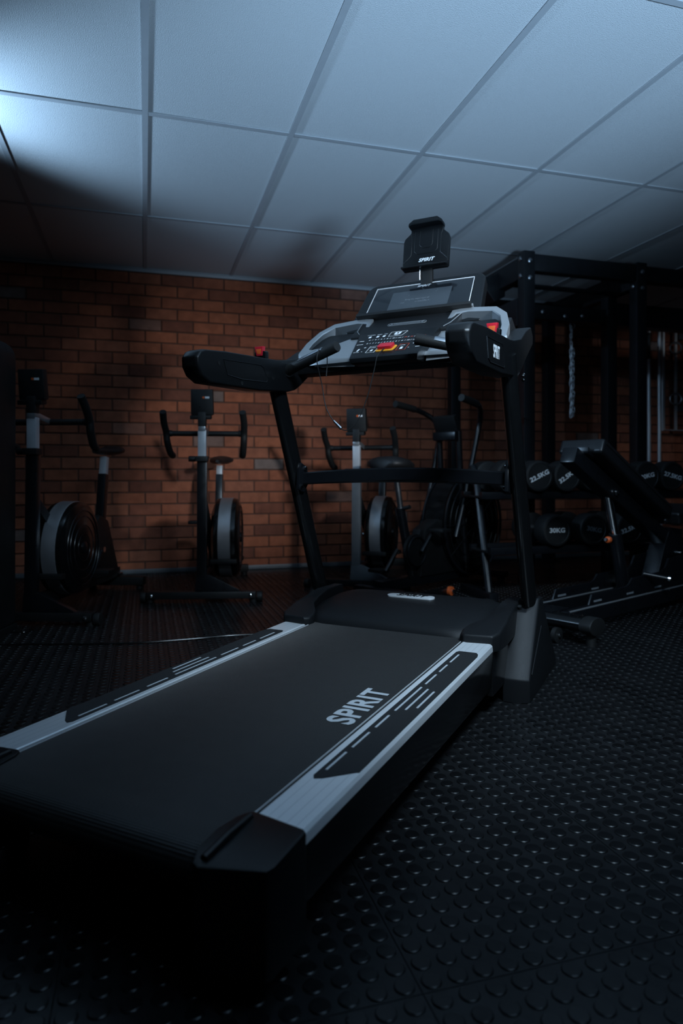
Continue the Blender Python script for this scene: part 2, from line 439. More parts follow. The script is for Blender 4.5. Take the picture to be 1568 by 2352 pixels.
# walking belt wrapped round the rear roller
prof = [(0.70, onb(0.70, -0.002)), (0.3, onb(0.3, -0.002)), (-0.2, onb(-0.2, -0.002)), (-0.60, onb(-0.60, -0.002))]
for a in range(1, 9):
    t = math.pi * a / 9
    prof.append((-0.632 - 0.034 * math.sin(t), 0.158 + 0.034 * math.cos(t)))
prof += [(-0.60, 0.124), (0.70, 0.135)]
mb = MB(); secs = []
for x in (-0.2565, -0.2545, 0.2545, 0.2565):
    inset = 0.0015 if abs(x) > 0.256 else 0.0
    secs.append([(x, y, z - inset if z > .15 else z + inset) for y, z in prof])
belt = mb.loft(secs).build('belt', 'belt_rubber', tm, angle=40, label='black ribbed rubber walking belt')
mb = MB()
for y0, h in ((0.455, 0.0), (0.505, 0.0)):
    pass
w = MB(); o_ = Vector((0.215, -0.068, onb(-0.068, -0.0012))); fwd = Vector((0, 1, 0.0175))
word(w, 'spirit_belt', o_, fwd, (-1, 0, 0), 0.083)
w.build('lettering', 'grey_print', belt, smooth=False, label='grey word SPIRIT printed on the belt edge')
for s in (1, -1):   # bright edge of the deck beside the belt
    MB().loft([[(s * 0.2572, y, onb(y, -.012)), (s * 0.2586, y, onb(y, -.012)), (s * 0.2586, y, onb(y, -.001)), (s * 0.2572, y, onb(y, -.001))] for y in (-0.56, 0.6)]).build('deck_edge', 'aluminium', tm, smooth=False)
    MB().loft([[(s * 0.2588, y, onb(y, -.03)), (s * 0.2672, y, onb(y, -.03)), (s * 0.2652, y, onb(y, -.0035)), (s * 0.2588, y, onb(y, -.0035))] for y in (-0.56, 0.6)]).build('gap_shade', 'matte_black', tm, smooth=False)  # dark strip added to paint the shade in the gap
# wooden-cored deck under the belt
MB().box(-0.25, 0.25, -0.58, 0.7, 0.142, 0.176).build('deck_board', 'matte_black', tm, bevel=0.003)
MB().cyl((-0.30, -0.632, 0.158), (0.30, -0.632, 0.158), 0.030, 24).build('roller', 'brushed_steel', tm)

DASH = [(0.296, 0.315, 0.395), (0.296, 0.225, 0.290), (0.296, 0.120, 0.200), (0.295, -0.072, 0.095), (0.3135, -0.058, 0.087), (0.332, -0.038, 0.076),
        (0.294, -0.173, -0.102), (0.293, -0.278, -0.201), (0.292, -0.380, -0.302)]
for s in (1, -1):
    # aluminium foot rail
    xs = [(0.2655, -0.010), (0.2655, -0.001), (0.268, 0.0008), (0.273, 0.0008), (0.276, 0.0), (0.342, 0.0), (0.347, -0.001), (0.3515, -0.006), (0.3525, -0.016), (0.3525, -0.022), (0.30, -0.022)]
    mb = MB(); secs = [[(s * x, y, onb(y, h)) for x, h in xs] for y in (-0.565, 0.0, 0.60)]
    rail = mb.loft(secs).build('side_rail', 'aluminium', tm, angle=25, label='brushed aluminium foot rail')
    mb = MB()
    for gx in (0.2835, 0.300, 0.318, 0.335):     # fine extrusion grooves
        mb.add([(s * (gx - .0003), -0.56, onb(-0.56, .00025)), (s * (gx + .0003), -0.56, onb(-0.56, .00025)), (s * (gx + .0003), 0.595, onb(0.595, .00025)), (s * (gx - .0003), 0.595, onb(0.595, .00025))], [(0, 1, 2, 3)])
    mb.build('groove', 'silver', rail, smooth=False)
    # black grip strip
    cp = [(0.281, 0.420), (0.287, 0.432), (0.335, 0.432), (0.343, 0.418), (0.346, 0.40), (0.346, -0.362), (0.300, -0.408), (0.287, -0.415), (0.281, -0.405)]
    mb = MB(); n = len(cp)
    secs = [[(s * x, y, onb(y, h)) for x, y in cp] for h in (-0.001, 0.0014)]
    st = mb.loft(secs).build('grip_strip', 'grip_tape', rail, smooth=False, label='black non-slip strip with grey dashes')
    for x, ya, yb in DASH:
        mb = MB()
        for h0, h1 in ((0.0008, 0.0022),):
            P = [(s * (x - .0022), ya), (s * (x + .0022), ya), (s * (x + .0022), yb), (s * (x - .0022), yb)]
            mb.loft([[(a, y, onb(y, h)) for a, y in P] for h in (h0, h1)])
        # dashes are strip printing, kept beside the strip as parts of the rail
        mb.build('dash', 'grey_print', rail, smooth=False)
    # painted steel side frame below the rail
    mb = MB(); secs = []
    for y in (-0.575, 0.62):
        t = onb(y, -0.02)
        secs.append([(s * x, y, z) for x, z in ((0.300, t), (0.3515, t), (0.3515, t - 0.025), (0.347, 0.088), (0.340, 0.072), (0.305, 0.072), (0.300, 0.085))])
    mb.loft(secs).build('side_frame', 'gloss_black', tm, bevel=0.003, label='gloss black side frame')
    # rear end cap
    cap = [(0.252, -0.552), (0.262, -0.548), (0.350, -0.560), (0.3575, -0.566), (0.3585, -0.652), (0.353, -0.664), (0.262, -0.690), (0.250, -0.684), (0.237, -0.655), (0.236, -0.610), (0.243, -0.568)]
    top = [(x, y, onb(y, 0.002) - max(0, (-0.63 - y)) * 0.14) for x, y in cap]
    mb = MB()
    mb.loft([[(s * x, y, 0.045) for x, y, z in top], [(s * x, y, z - 0.03) for x, y, z in top], [(s * x, y, z) for x, y, z in top]])
    ec = mb.build('end_cap', 'black_plastic', tm, bevel=0.004, label='black plastic rear end cap')
    mb = MB().tube([(s * 0.262, -0.565, onb(-.565, .002)), (s * 0.262, -0.62, onb(-.62, .002)), (s * 0.262, -0.675, onb(-.675, -.003))], 0.006, 8)
    mb.build('cap_ridge', 'black_plastic', ec)
    MB().cyl((s * 0.30, -0.52, 0.0), (s * 0.30, -0.52, 0.075), 0.022, 20).build('foot_pad', 'rubber', tm, bevel=0.004)

# motor hood
W_ = [(0.575, 0.205, .262), (0.578, 0.224, .262), (0.60, 0.243, .30), (0.66, 0.262, .325), (0.74, 0.275, .335), (0.83, 0.281, .338), (0.92, 0.277, .337), (0.99, 0.26, .332), (1.05, 0.225, .322), (1.10, 0.16, .31), (1.115, 0.06, .30)]
secs = []
for y, z, hw in W_:
    row_ = []
    for i in range(25):
        t = -1 + 2 * i / 24
        e = abs(t) ** 9
        row_.append((t * hw, y, 0.06 + (z - 0.06) * (1 - 0.22 * e - (0.16 if abs(t) > .999 else 0))))
    row_ = [(-hw - .002, y, 0.06)] + row_ + [(hw + .002, y, 0.06)]
    secs.append(row_)
mb = MB(); n = len(secs[0])
vs = [p for q in secs for p in q]; fs = []
for j in range(len(secs) - 1):
    for i in range(n - 1): fs.append((j * n + i, j * n + i + 1, (j + 1) * n + i + 1, (j + 1) * n + i))
fs.append(tuple(range(n))); fs.append(tuple((len(secs) - 1) * n + i for i in range(n))[::-1])
hood = mb.add(vs, fs).build('motor_hood', 'textured_plastic', tm, angle=50, label='black textured motor hood')
# raised frame that runs over the corners of the hood
for s in (1, -1):
    P = [(0.352, 0.545), (0.268, 0.533), (0.254, 0.548), (0.253, 0.575), (0.262, 0.605), (0.300, 0.66), (0.312, 0.72), (0.318, 0.80), (0.318, 0.93), (0.36, 0.93), (0.366, 0.80), (0.372, 0.64), (0.368, 0.57)]
    def lz(y): return 0.238 + 0.050 * max(0, min(1, (y - 0.55) / 0.25)) ** 0.8
    mb = MB(); mb.loft([[(s * x, y, 0.19) for x, y in P], [(s * x * (1.0), y, lz(y) - .006) for x, y in P], [(s * (0.31 + (x - .31) * .9), y * .985 + .0105, lz(y)) for x, y in P]])
    mb.build('hood_corner', 'textured_plastic', hood, bevel=0.004, label='raised corner of the motor hood')
    MB().prism([(0.55, 0.19), (0.70, 0.19), (1.06, 0.10), (1.06, 0.05), (0.55, 0.06)], 'x', s * 0.325, s * 0.352).build('hood_skirt', 'gloss_black', hood, bevel=0.004)
# silver badge on the hood
mb = MB(); nz = Vector((0, -0.10, 1)).normalized(); 
mb.M = Matrix.Translation((0, 0.815, 0.2815)) @ Matrix.Rotation(R(4), 4, 'X')
mb.prism(rrect(0.172, 0.040, 0.019), 'z', -0.004, 0.0035)
bd = mb.build('badge', 'aluminium', hood, bevel=0.0015, label='silver oval badge with black lettering')
w = MB(); word(w, 'spirit', (0, 0.815, 0.2857), (1, 0, 0), (0, 1, .07), 0.033); w.build('lettering', 'matte_black', bd, smooth=False)

# upright posts and their foot covers
for s in (1, -1):
    path = [(s * 0.393, 0.945, 0.12), (s * 0.393, 0.89, 0.25), (s * 0.393, 0.57, 1.0), (s * 0.393, 0.55, 1.05)]
    mb = MB().tube(path, 0.03, 24, flat=(0.036, 0.0245, (0, 1, 0.3)))
    up = mb.build('upright', 'gloss_black', tm, angle=50, label='glossy black oval upright post')
    P0 = [(0.700, 0.0), (0.697, 0.075), (0.715, 0.098), (0.825, 0.262), (0.845, 0.272), (0.93, 0.272), (0.985, 0.235), (1.22, 0.03), (1.226, 0.0)]
    P1 = [(0.712, 0.0), (0.708, 0.072), (0.722, 0.090), (0.855, 0.275), (0.875, 0.302), (0.925, 0.300), (0.98, 0.24), (1.205, 0.03), (1.215, 0.0)]
    mb = MB()
    mb.loft([[(s * 0.345, y, z) for y, z in P0], [(s * 0.392, y, z * (.99)) for y, z in P0], [(s * 0.418, y, z) for y, z in P1], [(s * 0.427, y + .004, z * .985) for y, z in P1]])
    fc = mb.build('foot_cover', 'textured_plastic', tm, bevel=0.006, seg=3, label='black plastic foot cover of the upright')
    mb = MB(); mb.tube([(s * 0.4275, 0.735, 0.085), (s * 0.428, 0.80, 0.135), (s * 0.4275, 0.90, 0.205)], 0.0022, 8); mb.build('crease', 'textured_plastic', fc)
    MB().cyl((s * 0.37, 0.838, 0.268), (s * 0.37, 0.833, 0.277), 0.007, 16).build('screw_hole', 'matte_black', fc)
    # base beam on the floor
    MB().box(s * 0.15, s * 0.40, 0.80, 0.90, 0.012, 0.06).build('base_beam', 'steel_black', tm, bevel=0.005)
# arched cross brace between the uprights
mb = MB(); secs = []
for i in range(17):
    t = -1 + i / 8; x = t * 0.385
    zc = 0.692 + 0.014 * (1 - t * t); yc = 0.705 + 0.03 * (1 - t * t); h = 0.021 + 0.004 * (1 - t * t)
    secs.append([(x, yc + a * 0.022, zc + c * h) for a, c in ((-1, -.8), (-.85, -1), (.85, -1), (1, -.8), (1, .8), (.8, 1), (-.8, 1), (-1, .8))])
br = mb.loft(secs).build('cross_brace', 'steel_black', tm, angle=30, label='arched black cross brace')
mb = MB(); mb.tube(bez([(-0.28, 0.690, 0.682), (0, 0.712, 0.690), (0.17, 0.704, 0.687)], 8), 0.0014, 6); mb.build('groove', 'black_plastic', br)
for s in (1, -1):
    mb = MB(); mb.prism([(0.66, 0.655), (0.70, 0.645), (0.735, 0.68), (0.72, 0.735), (0.68, 0.75), (0.665, 0.72)], 'x', s * 0.360, s * 0.372); pl = mb.build('brace_plate', 'steel_black', tm, bevel=0.002)
    for (y, z) in ((0.675, 0.665), (0.70, 0.73)): MB().cyl((s * 0.361, y, z), (s * 0.353, y, z), 0.007, 6).build('bolt', 'chrome', pl)

# hand rails (each one with the console cheek in one moulding)
HP = [(0.118, 1.057), (0.100, 1.050), (0.086, 1.032), (0.088, 1.006), (0.105, 0.982), (0.142, 0.966), (0.40, 0.973), (0.585, 0.990), (0.625, 1.000), (0.66, 1.018), (0.74, 1.070), (0.845, 1.130), (0.85, 1.158), (0.815, 1.182), (0.735, 1.155), (0.66, 1.116), (0.56, 1.094), (0.50, 1.086), (0.22, 1.068)]
for s in (1, -1):
    mb = MB()
    ins = lambda k: [(0.45 + (y - 0.45) * k, 1.05 + (z - 1.05) * (k if k > .9 else .9)) for y, z in HP]
    xi, xo = 0.352, 0.412
    mb.loft([[(s * (xi), y, z) for y, z in ins(0.985)], [(s * (xi + .010), y, z) for y, z in HP], [(s * (xo - .012), y, z) for y, z in HP], [(s * xo, y, z) for y, z in ins(0.982)]])
    hr = mb.build('hand_rail', 'black_plastic', tm, bevel=0.005, seg=3, angle=40, label='black moulded hand rail')
    # recessed panel on the outer and inner faces
    for x, dn, lab in ((s * xo, s, True), (s * xi, -s, False)):
        P = [(0.205, 1.043), (0.405, 1.056), (0.420, 1.050), (0.445, 1.012), (0.440, 1.003), (0.30, 0.994), (0.225, 0.998)]
        if lab: P = [(0.235, 1.045), (0.40, 1.056), (0.412, 1.050), (0.432, 0.998), (0.424, 0.992), (0.27, 0.984), (0.25, 0.992)]
        n = len(P); c_ = (0.325, 1.022)
        mb = MB(); th = 0.0022
        outer = [(x + dn * .0003, y, z) for y, z in P]; ridge = [(x + dn * th, c_[0] + (y - c_[0]) * .985, c_[1] + (z - c_[1]) * .95) for y, z in P]
        inner = [(x + dn * .0006, c_[0] + (y - c_[0]) * .955, c_[1] + (z - c_[1]) * .87) for y, z in P]
        mb.loft([outer, ridge, inner], caps=False); fs_ = len(mb.v); mb.add(inner, [tuple(range(n))])
        pn = mb.build('rail_panel', 'black_plastic', hr, angle=30)
        if lab and s == 1:
            w = MB(); word(w, 'spirit_rail', (x + dn * .0010, 0.335, 1.020), (0, 1, 0.05), (0, 0, 1), 0.047); w.build('lettering', 'white_print', hr, smooth=False, label='white word SPIRIT on the rail')
        for y, z in ((0.185, 1.028), (0.30, 0.984), (0.475, 1.022)):
            if lab: continue
            MB().cyl((x, y, z), (x + dn * .0012, y, z), 0.006, 14).build('screw_hole', 'matte_black', hr)
    # pulse grip
    a, b_ = Vector((s * 0.360, 0.575, 1.060)), Vector((s * 0.130, 0.502, 1.112))
    d_ = (b_ - a).normalized()
    mb = MB(); mb.tube([a - d_ * .01, a + d_ * .03, a + d_ * 0.05, b_ - d_ * .004, b_], [0.021, 0.0185, 0.0175, 0.0175, 0.0155], 24)
    gr = mb.build('pulse_grip', 'rubber', tm, angle=40, label='black pulse grip with silver sensor plate')
    upv = Vector((0, -0.35, 0.93)); upv = (upv - d_ * upv.dot(d_)).normalized(); sv = d_.cross(upv)
    mb = MB(); secs = []
    for k in (0.075, 0.080, 0.185, 0.190):
        c_ = a + d_ * k; rr = 0.0192 if 0.076 < k < 0.189 else 0.0178
        arc = [c_ + (upv * math.cos(t) + sv * math.sin(t)) * rr for t in [R(q) for q in range(-58, 59, 12)]]
        arc2 = [c_ + (upv * math.cos(t) + sv * math.sin(t)) * 0.0165 for t in [R(q) for q in range(58, -59, -12)]]
        secs.append(arc + arc2)
    mb.loft(secs).build('sensor_plate', 'brushed_steel', gr, angle=40)
    mb = MB(); mb.tube([a - d_ * .012, a + d_ * 0.010], 0.0255, 24); mb.build('collar', 'black_plastic', gr, bevel=0.003)
    # red toggle switch on the rail
    mb = MB(); x_ = s * 0.378
    mb.M = Matrix.Translation((x_, 0.452, 1.082)) @ Matrix.Rotation(R(8), 4, 'X')
    mb.prism([(-.019, 0), (.019, 0), (.021, .022), (.015, .026), (-.015, .026), (-.021, .022)], 'y', -0.012, 0.010)
    sw = mb.build('toggle_base', 'black_plastic', hr, bevel=0.002)
    mb = MB(); mb.M = Matrix.Translation((x_, 0.447, 1.088)) @ Matrix.Rotation(R(8), 4, 'X')
    mb.prism([(-.010, .004), (.010, .004), (.0155, .034), (-.0155, .034)], 'y', -0.013, 0.006)
    tg = mb.build('toggle_switch', 'red_plastic', hr, bevel=0.002, label='red toggle switch')
    mb = MB(); mb.M = Matrix.Translation((x_, 0.4335, 1.094)) @ Matrix.Rotation(R(8), 4, 'X')
    mb.prism([(-.007, .002), (.007, .002), (.010, .018), (-.010, .018)], 'y', -0.001, 0.003); mb.build('toggle_lens', 'orange_plastic', tg, bevel=0.001)

# console body
mb = MB(); mb.prism([(0.640, 1.056), (0.632, 1.082), (0.640, 1.092), (0.70, 1.145), (0.79, 1.215), (0.85, 1.190), (0.87, 1.14), (0.76, 1.065), (0.68, 1.050)], 'x', -0.356, 0.356)
console = mb.build('console_body', 'textured_plastic', tm, bevel=0.006, label='black lower shell of the console')
# silver trays with cup wells
for s in (1, -1):
    def pl(x, y): return 1.098 + (y - 0.625) * 0.84
    out = [(0.124, 0.622), (0.25, 0.630), (0.345, 0.648), (0.366, 0.668), (0.364, 0.720), (0.342, 0.782), (0.300, 0.822), (0.20, 0.836), (0.146, 0.828), (0.138, 0.72)]
    inn = [(0.158, 0.738), (0.235, 0.700), (0.318, 0.682), (0.338, 0.688), (0.337, 0.720), (0.322, 0.768), (0.288, 0.803), (0.205, 0.815), (0.166, 0.808), (0.154, 0.765)]
    lo = [(x * .98 + .005, y * .97 + .02) for x, y in inn]
    mb = MB(); n = len(out)
    lev = [[(s * x, y - .003, pl(x, y) - 0.030) for x, y in out], [(s * x, y - .0015, pl(x, y) - 0.004) for x, y in out], [(s * (0.25 + (x - .25) * .985), 0.715 + (y - .715) * .97, pl(x, 0.715 + (y - .715) * .97) + 0.001) for x, y in out],
           [(s * (0.25 + (x - .25) * 1.02), 0.735 + (y - .735) * 1.03, pl(x, 0.735 + (y - .735) * 1.03) + 0.0008) for x, y in inn], [(s * x, y, pl(x, y) - 0.003) for x, y in inn], [(s * x, y, 1.100) for x, y in lo]]
    mb.loft(lev[:5], caps=False)
    tr = mb.build('console_tray', 'silver', tm, bevel=0.0, angle=32, label='silver console wing with a cup well')
    mb = MB(); mb.loft([[(s * x, y, z) for x, y, z in [(q[0] * s, q[1], 1.1005) for q in lev[-1]]]] * 1 + [[(q[0], q[1], 1.104) for q in lev[-1]]]); mb.build('cup_mat', 'rubber', tr)
    mb = MB(); mb.loft(lev[4:], caps=False); mb.add(lev[-1], [tuple(range(n))]); mb.build('cup_well', 'shaded_silver', tr, angle=32, label='silver cup well coloured darker for its shade')  # same silver as the tray, with shade put into its colour
    # silver lower lip
    mb = MB(); mb.loft([[(s * x, y, z0), (s * x, y + .0045, z1), (s * x, y + .03, z1), (s * x, y + .03, z0)] for x, y, z0, z1 in ((0.120, 0.606, 1.080, 1.0945), (0.25, 0.616, 1.080, 1.0955), (0.345, 0.638, 1.082, 1.097))])
    mb.build('tray_lip', 'silver', tr, bevel=0.002)

# keypad
kp = MB()
K0, K1 = Vector((0, 0.567, 1.087)), Vector((0, 0.702, 1.1865))
secs = []
for y, z, hw in ((0.572, 1.062, .108), (0.562, 1.066, .116), (0.560, 1.080, .117), (0.567, 1.087, .118), (0.702, 1.1865, .143), (0.715, 1.180, .143)):
    secs.append([(-hw, y, z), (-hw + .004, y - .0005, z), (hw - .004, y - .0005, z), (hw, y, z)])
P_ = [s_[0] for s_ in secs] 
vs = []; fs = []; nr = len(secs)
for s_ in secs: vs += [s_[0], s_[3]]
for j in range(nr - 1): fs.append((2 * j, 2 * j + 1, 2 * j + 3, 2 * j + 2))
bk = len(vs); vs += [(-0.143, 0.72, 1.10), (0.143, 0.72, 1.10), (-0.112, 0.64, 1.062), (0.112, 0.64, 1.062)]
fs += [(2 * nr - 2, 2 * nr - 1, bk + 1, bk), (bk, bk + 1, bk + 3, bk + 2), (bk + 2, bk + 3, 1, 0)]
fs += [tuple([2 * j for j in range(nr)] + [bk, bk + 2]), tuple([2 * j + 1 for j in range(nr)][::-1] + [bk + 3, bk + 1])]
keypad = kp.add(vs, fs).build('keypad', 'black_plastic', tm, bevel=0.003, label='black keypad with white legends')
ky = (K1 - K0); kl = ky.length; ky.normalize(); kn = Vector((1, 0, 0)).cross(ky)
def kpt(x, t, h=0.0008): return K0 + Vector((x, 0, 0)) + ky * (t * kl) + kn * h
white, red = MB(), MB()
X_ = (1, 0, 0)
def put(mb, key, x, t, size): word(mb, key, kpt(x, t), X_, ky, size)
for i, n_ in enumerate((2, 4, 6, 8, 10, 12, 14, 16, 18, 20)):
    put(red if n_ > 12 else white, str(n_), -0.087 + i * 0.0212, 0.67, 0.0084)
    if i < 9: put(white, '/', -0.0764 + i * 0.0212, 0.67, 0.0088)
for i, n_ in enumerate((0, 1, 2, 4, 5, 6, 8, 10, 12, 15)):
    put(white, str(n_), -0.087 + i * 0.0205, 0.52, 0.0084)
    if i < 9: put(white, '/', -0.0767 + i * 0.0205, 0.52, 0.0088)
put(white, 'SPEED', -0.114, 0.65, 0.0056); put(white, 'INCLINE', -0.112, 0.50, 0.0052)
put(white, '+', -0.084, 0.34, 0.013); put(white, '-', -0.086, 0.18, 0.013); put(white, '+', 0.084, 0.36, 0.013); put(white, '-', 0.074, 0.20, 0.013)
put(white, 'START', -0.053, 0.31, 0.0056); put(white, 'STOP', 0.050, 0.31, 0.0056)
put(white, 'INCLINE', -0.105, 0.16, 0.0044); put(white, 'SPEED', 0.104, 0.20, 0.0048)
put(white, 'CONTROL', -0.093, 0.90, 0.0052); put(white, 'HOLD', -0.063, 0.90, 0.0052); put(white, 'FAN', -0.040, 0.90, 0.0052)
def kquad(mb, x0, x1, t0, t1, sk=0.0, h=.0008):
    mb.add([kpt(x0, t0, h), kpt(x1, t0, h), kpt(x1 + sk, t1, h), kpt(x0 + sk, t1, h)], [(0, 1, 2, 3)])
def kframe(mb, x0, x1, t0, t1, sk=0.004, wd=0.0010):
    P = [(x0, t0), (x1, t0), (x1 + sk, t1), (x0 + sk, t1)]
    mb.tube([kpt(a, b__, .0006) for a, b__ in P], wd * .6, 6, closed=True)
kquad(white, -0.058, -0.050, .17, .24, .002); kquad(white, 0.045, 0.054, .16, .25, .001)
for x in (-0.094, -0.066, -0.043): kquad(white, x - .0045, x + .0045, .78, .85, .001)
kquad(white, -0.108, -0.102, .21, .31, .003); kquad(white, 0.101, 0.108, .25, .33, .003)
kframe(white, -0.070, -0.040, .12, .38); kframe(red, 0.035, 0.065, .12, .38)
P = [kpt(-0.026, .78, .0006), kpt(0.022, .78, .0006), kpt(0.034, .97, .0006), kpt(-0.024, .97, .0006)]
white.tube(P, 0.0006, 6, closed=True)
kquad(white, -0.010, 0.012, .84, .95, .003); put(white, 'spirit', 0.002, .805, 0.0042)
white.build('lettering', 'white_print', keypad, smooth=False, label='white speed and incline legends')
red.build('lettering', 'red_print', keypad, smooth=False, label='red speed numbers and stop frame')
sx = MB(); word(sx, 'S', kpt(0.003, .895, .0012), X_, ky, 0.013); sx.build('lettering', 'matte_black', keypad, smooth=False)
# amber bezel of the emergency stop
mb = MB(); mb.M = Matrix(((1, ky.x, kn.x, 0), (0, ky.y, kn.y, 0), (0, ky.z, kn.z, 0), (0, 0, 0, 1)))
mb.M.translation = kpt(-0.003, 0.235, 0)
mb.prism([(x + y * .25, y) for x, y in rrect(0.062, 0.036, 0.008)], 'z', -0.002, 0.003)
mb.build('stop_bezel', 'amber_plastic', keypad, bevel=0.0012)

# vent panel above the keypad
V0, V1 = Vector((0, 0.712, 1.182)), Vector((0, 0.842, 1.262))
mb = MB(); mb.prism([(0.712, 1.176), (0.712, 1.187), (0.842, 1.268), (0.865, 1.25), (0.80, 1.17)], 'x', -0.185, 0.185)
vent = mb.build('vent_panel', 'textured_plastic', tm, bevel=0.004, label='black vented panel under the screen')
vy = (V1 - V0).normalized(); vn = Vector((1, 0, 0)).cross(vy)
vc = (Vector((0, 0.712, 1.187)) + Vector((0, 0.842, 1.268))) / 2
vM = Matrix(((1, vy.x, vn.x, 0), (0, vy.y, vn.y, 0), (0, vy.z, vn.z, 0), (0, 0, 0, 1))); vM.translation = vc
slot = rrect(0.140, 0.022, 0.0105, 5)
mb = MB(); mb.M = vM; mb.tube([(x, y, 0.0005) for x, y in slot], 0.0011, 6, closed=True); mb.build('slot_rim', 'silver', vent)
mb = MB(); mb.M = vM; mb.prism(slot, 'z', -0.002, 0.0008); mb.build('slot', 'matte_black', vent, smooth=False)
for q in (-0.0035, 0.0035):
    mb = MB(); mb.M = vM; mb.tube([(-0.050, q, .0012), (0.050, q, .0012)], 0.0008, 6); mb.build('louvre', 'silver', vent)
for sx_ in (-1, 1):
    mb = MB(); mb.M = vM; mb.tube([(sx_ * 0.062, -0.008, .0012), (sx_ * .053, -.003, .0012), (sx_ * .053, .003, .0012), (sx_ * 0.062, 0.008, .0012)], 0.0009, 6); mb.build('louvre', 'silver', vent)
for sx_ in (-1, 1):   # trim lines beside the vent panel
    mb = MB(); mb.tube([(sx_ * 0.188, 0.838, 1.268), (sx_ * 0.168, 0.735, 1.206), (sx_ * 0.150, 0.712, 1.190)], 0.0016, 6); mb.build('trim_line', 'silver', vent)

# screen housing
S0, S1 = Vector((0, 0.838, 1.262)), Vector((0, 0.962, 1.412))
sy = (S1 - S0).normalized(); sn = Vector((1, 0, 0)).cross(sy)
sM = Matrix(((1, sy.x, sn.x, 0), (0, sy.y, sn.y, 0), (0, sy.z, sn.z, 0), (0, 0, 0, 1))); sM.translation = S0
mb = MB(); mb.M = sM
hp = [(-0.250, -0.055), (0.250, -0.055), (0.238, 0.02), (0.226, 0.195), (0.212, 0.214), (0.195, 0.220), (-0.195, 0.220), (-0.212, 0.214), (-0.226, 0.195), (-0.238, 0.02)]
mb.prism(hp, 'z', -0.045, 0.0, )
scr = mb.build('screen_housing', 'black_plastic', tm, bevel=0.008, seg=3, label='black screen housing with thin white border')
mb = MB(); mb.M = sM; mb.prism([(-0.196, 0.012), (0.196, 0.012), (0.190, 0.196), (-0.190, 0.196)], 'z', -0.002, 0.0016); mb.build('screen_glass', 'screen_glass', scr, bevel=0.0008)
mb = MB(); mb.M = sM; mb.tube([(-0.194, 0.012, .0018), (-0.187, 0.193, .0018), (0.187, 0.193, .0018), (0.194, 0.012, .0018)], 0.0014, 6); mb.build('border_line', 'white_print', scr)
mb = MB(); mb.M = sM; mb.prism([(-0.113, 0.047), (0.113, 0.047), (0.113, 0.155), (-0.113, 0.155)], 'z', 0.0010, 0.0022); mb.build('display', 'screen_active', scr, smooth=False, label='dim grey display showing two lines of text')
wl = MB(); o0 = lambda x, y, h=.0026: sM @ Vector((x, y, h))
word(wl, 'line1', o0(-0.010, 0.104), X_, sy, 0.0098, 0); word(wl, 'line2', o0(-0.012, 0.088), X_, sy, 0.0098, 0)
wl.build('lettering', 'faint_print', scr, smooth=False)
wl = MB(); word(wl, 'spirit', o0(0.0, 0.178), X_, sy, 0.0155, 0); word(wl, 'WARNING', o0(-0.165, 0.024), X_, sy, 0.0072, 0); word(wl, 'AVERTISSEMENT', o0(-0.030, 0.025), X_, sy, 0.0072, 0)
for k_ in range(3):
    for x0_, x1_ in ((-0.140, -0.070), (0.005, 0.085)):
        y_ = 0.0265 - k_ * 0.0028
        wl.add([o0(x0_, y_), o0(x1_, y_), o0(x1_, y_ + .0008), o0(x0_, y_ + .0008)], [(0, 1, 2, 3)])
wl.build('lettering', 'grey_print', scr, smooth=False, label='white lettering on the screen glass')
wl = MB(); wl.M = sM; wl.prism(rrect(0.046, 0.008, 0.003, 3, 0.124, 0.027), 'z', 0.0018, 0.0026); wl.lathe([(0.007, 0), (0.007, .0006)], (0.085, 0.027, 0.002), (0, 0, 1), 16); wl.build('lettering', 'blue_steel', scr, smooth=False)
# book ledge
mb = MB(); mb.M = sM; mb.prism([(0.000, -0.012), (0.000, 0.030), (0.012, 0.032), (0.015, 0.026), (0.010, -0.012)], 'x', -0.212, 0.212); mb.build('book_ledge', 'matte_black', tm, bevel=0.002, label='black book ledge under the screen')
for sx_ in (-1, 1):
    mb = MB(); mb.M = sM; mb.prism([(0.006, -0.013), (0.006, 0.018), (0.013, 0.020), (0.0155, 0.014), (0.011, -0.013)], 'x', sx_ * 0.211, sx_ * 0.216); mb.build('ledge_end', 'silver', tm, bevel=0.001)

# tablet holder
tM = Matrix.Translation((0.004, 0.955, 1.462)) @ Matrix.Rotation(R(-10), 4, 'X')
mb = MB(); mb.box(-0.014, 0.030, 0.955, 0.975, 1.395, 1.48); stem = mb.build('holder_stem', 'matte_black', tm, bevel=0.003)
mb = MB(); mb.tube([(-0.016, 0.953, 1.425), (-0.016, 0.953, 1.47)], 0.0018, 6); mb.build('stem_edge', 'silver', stem)
mb = MB(); mb.M = tM
bp_ = [(-0.088, 0.006), (-0.084, 0.0), (0.084, 0.0), (0.088, 0.006), (0.089, 0.115), (0.084, 0.128), (0.062, 0.148), (0.062, 0.178), (-0.062, 0.178), (-0.062, 0.148), (-0.084, 0.128), (-0.089, 0.115)]
mb.prism(bp_, 'y', -0.006, 0.012)
holder = mb.build('tablet_holder', 'black_plastic', tm, bevel=0.003, label='black spring tablet holder on a post')
mb = MB(); mb.M = tM   # lower shelf, wedge shaped
mb.loft([[(-0.088, 0.004, 0.004), (0.088, 0.004, 0.004), (0.088, 0.004, 0.026), (-0.088, 0.004, 0.026)], [(-0.086, -0.030, 0.000), (0.086, -0.030, 0.000), (0.086, -0.030, 0.006), (-0.086, -0.030, 0.006)]])
mb.build('holder_shelf', 'black_plastic', holder, bevel=0.002)
mb = MB(); mb.M = tM   # top clamp
mb.prism([(-0.064, 0.160), (-0.064, 0.172), (-0.046, 0.186), (0.046, 0.186), (0.064, 0.172), (0.064, 0.160), (0.050, 0.166), (-0.050, 0.166)], 'y', -0.034, 0.010)
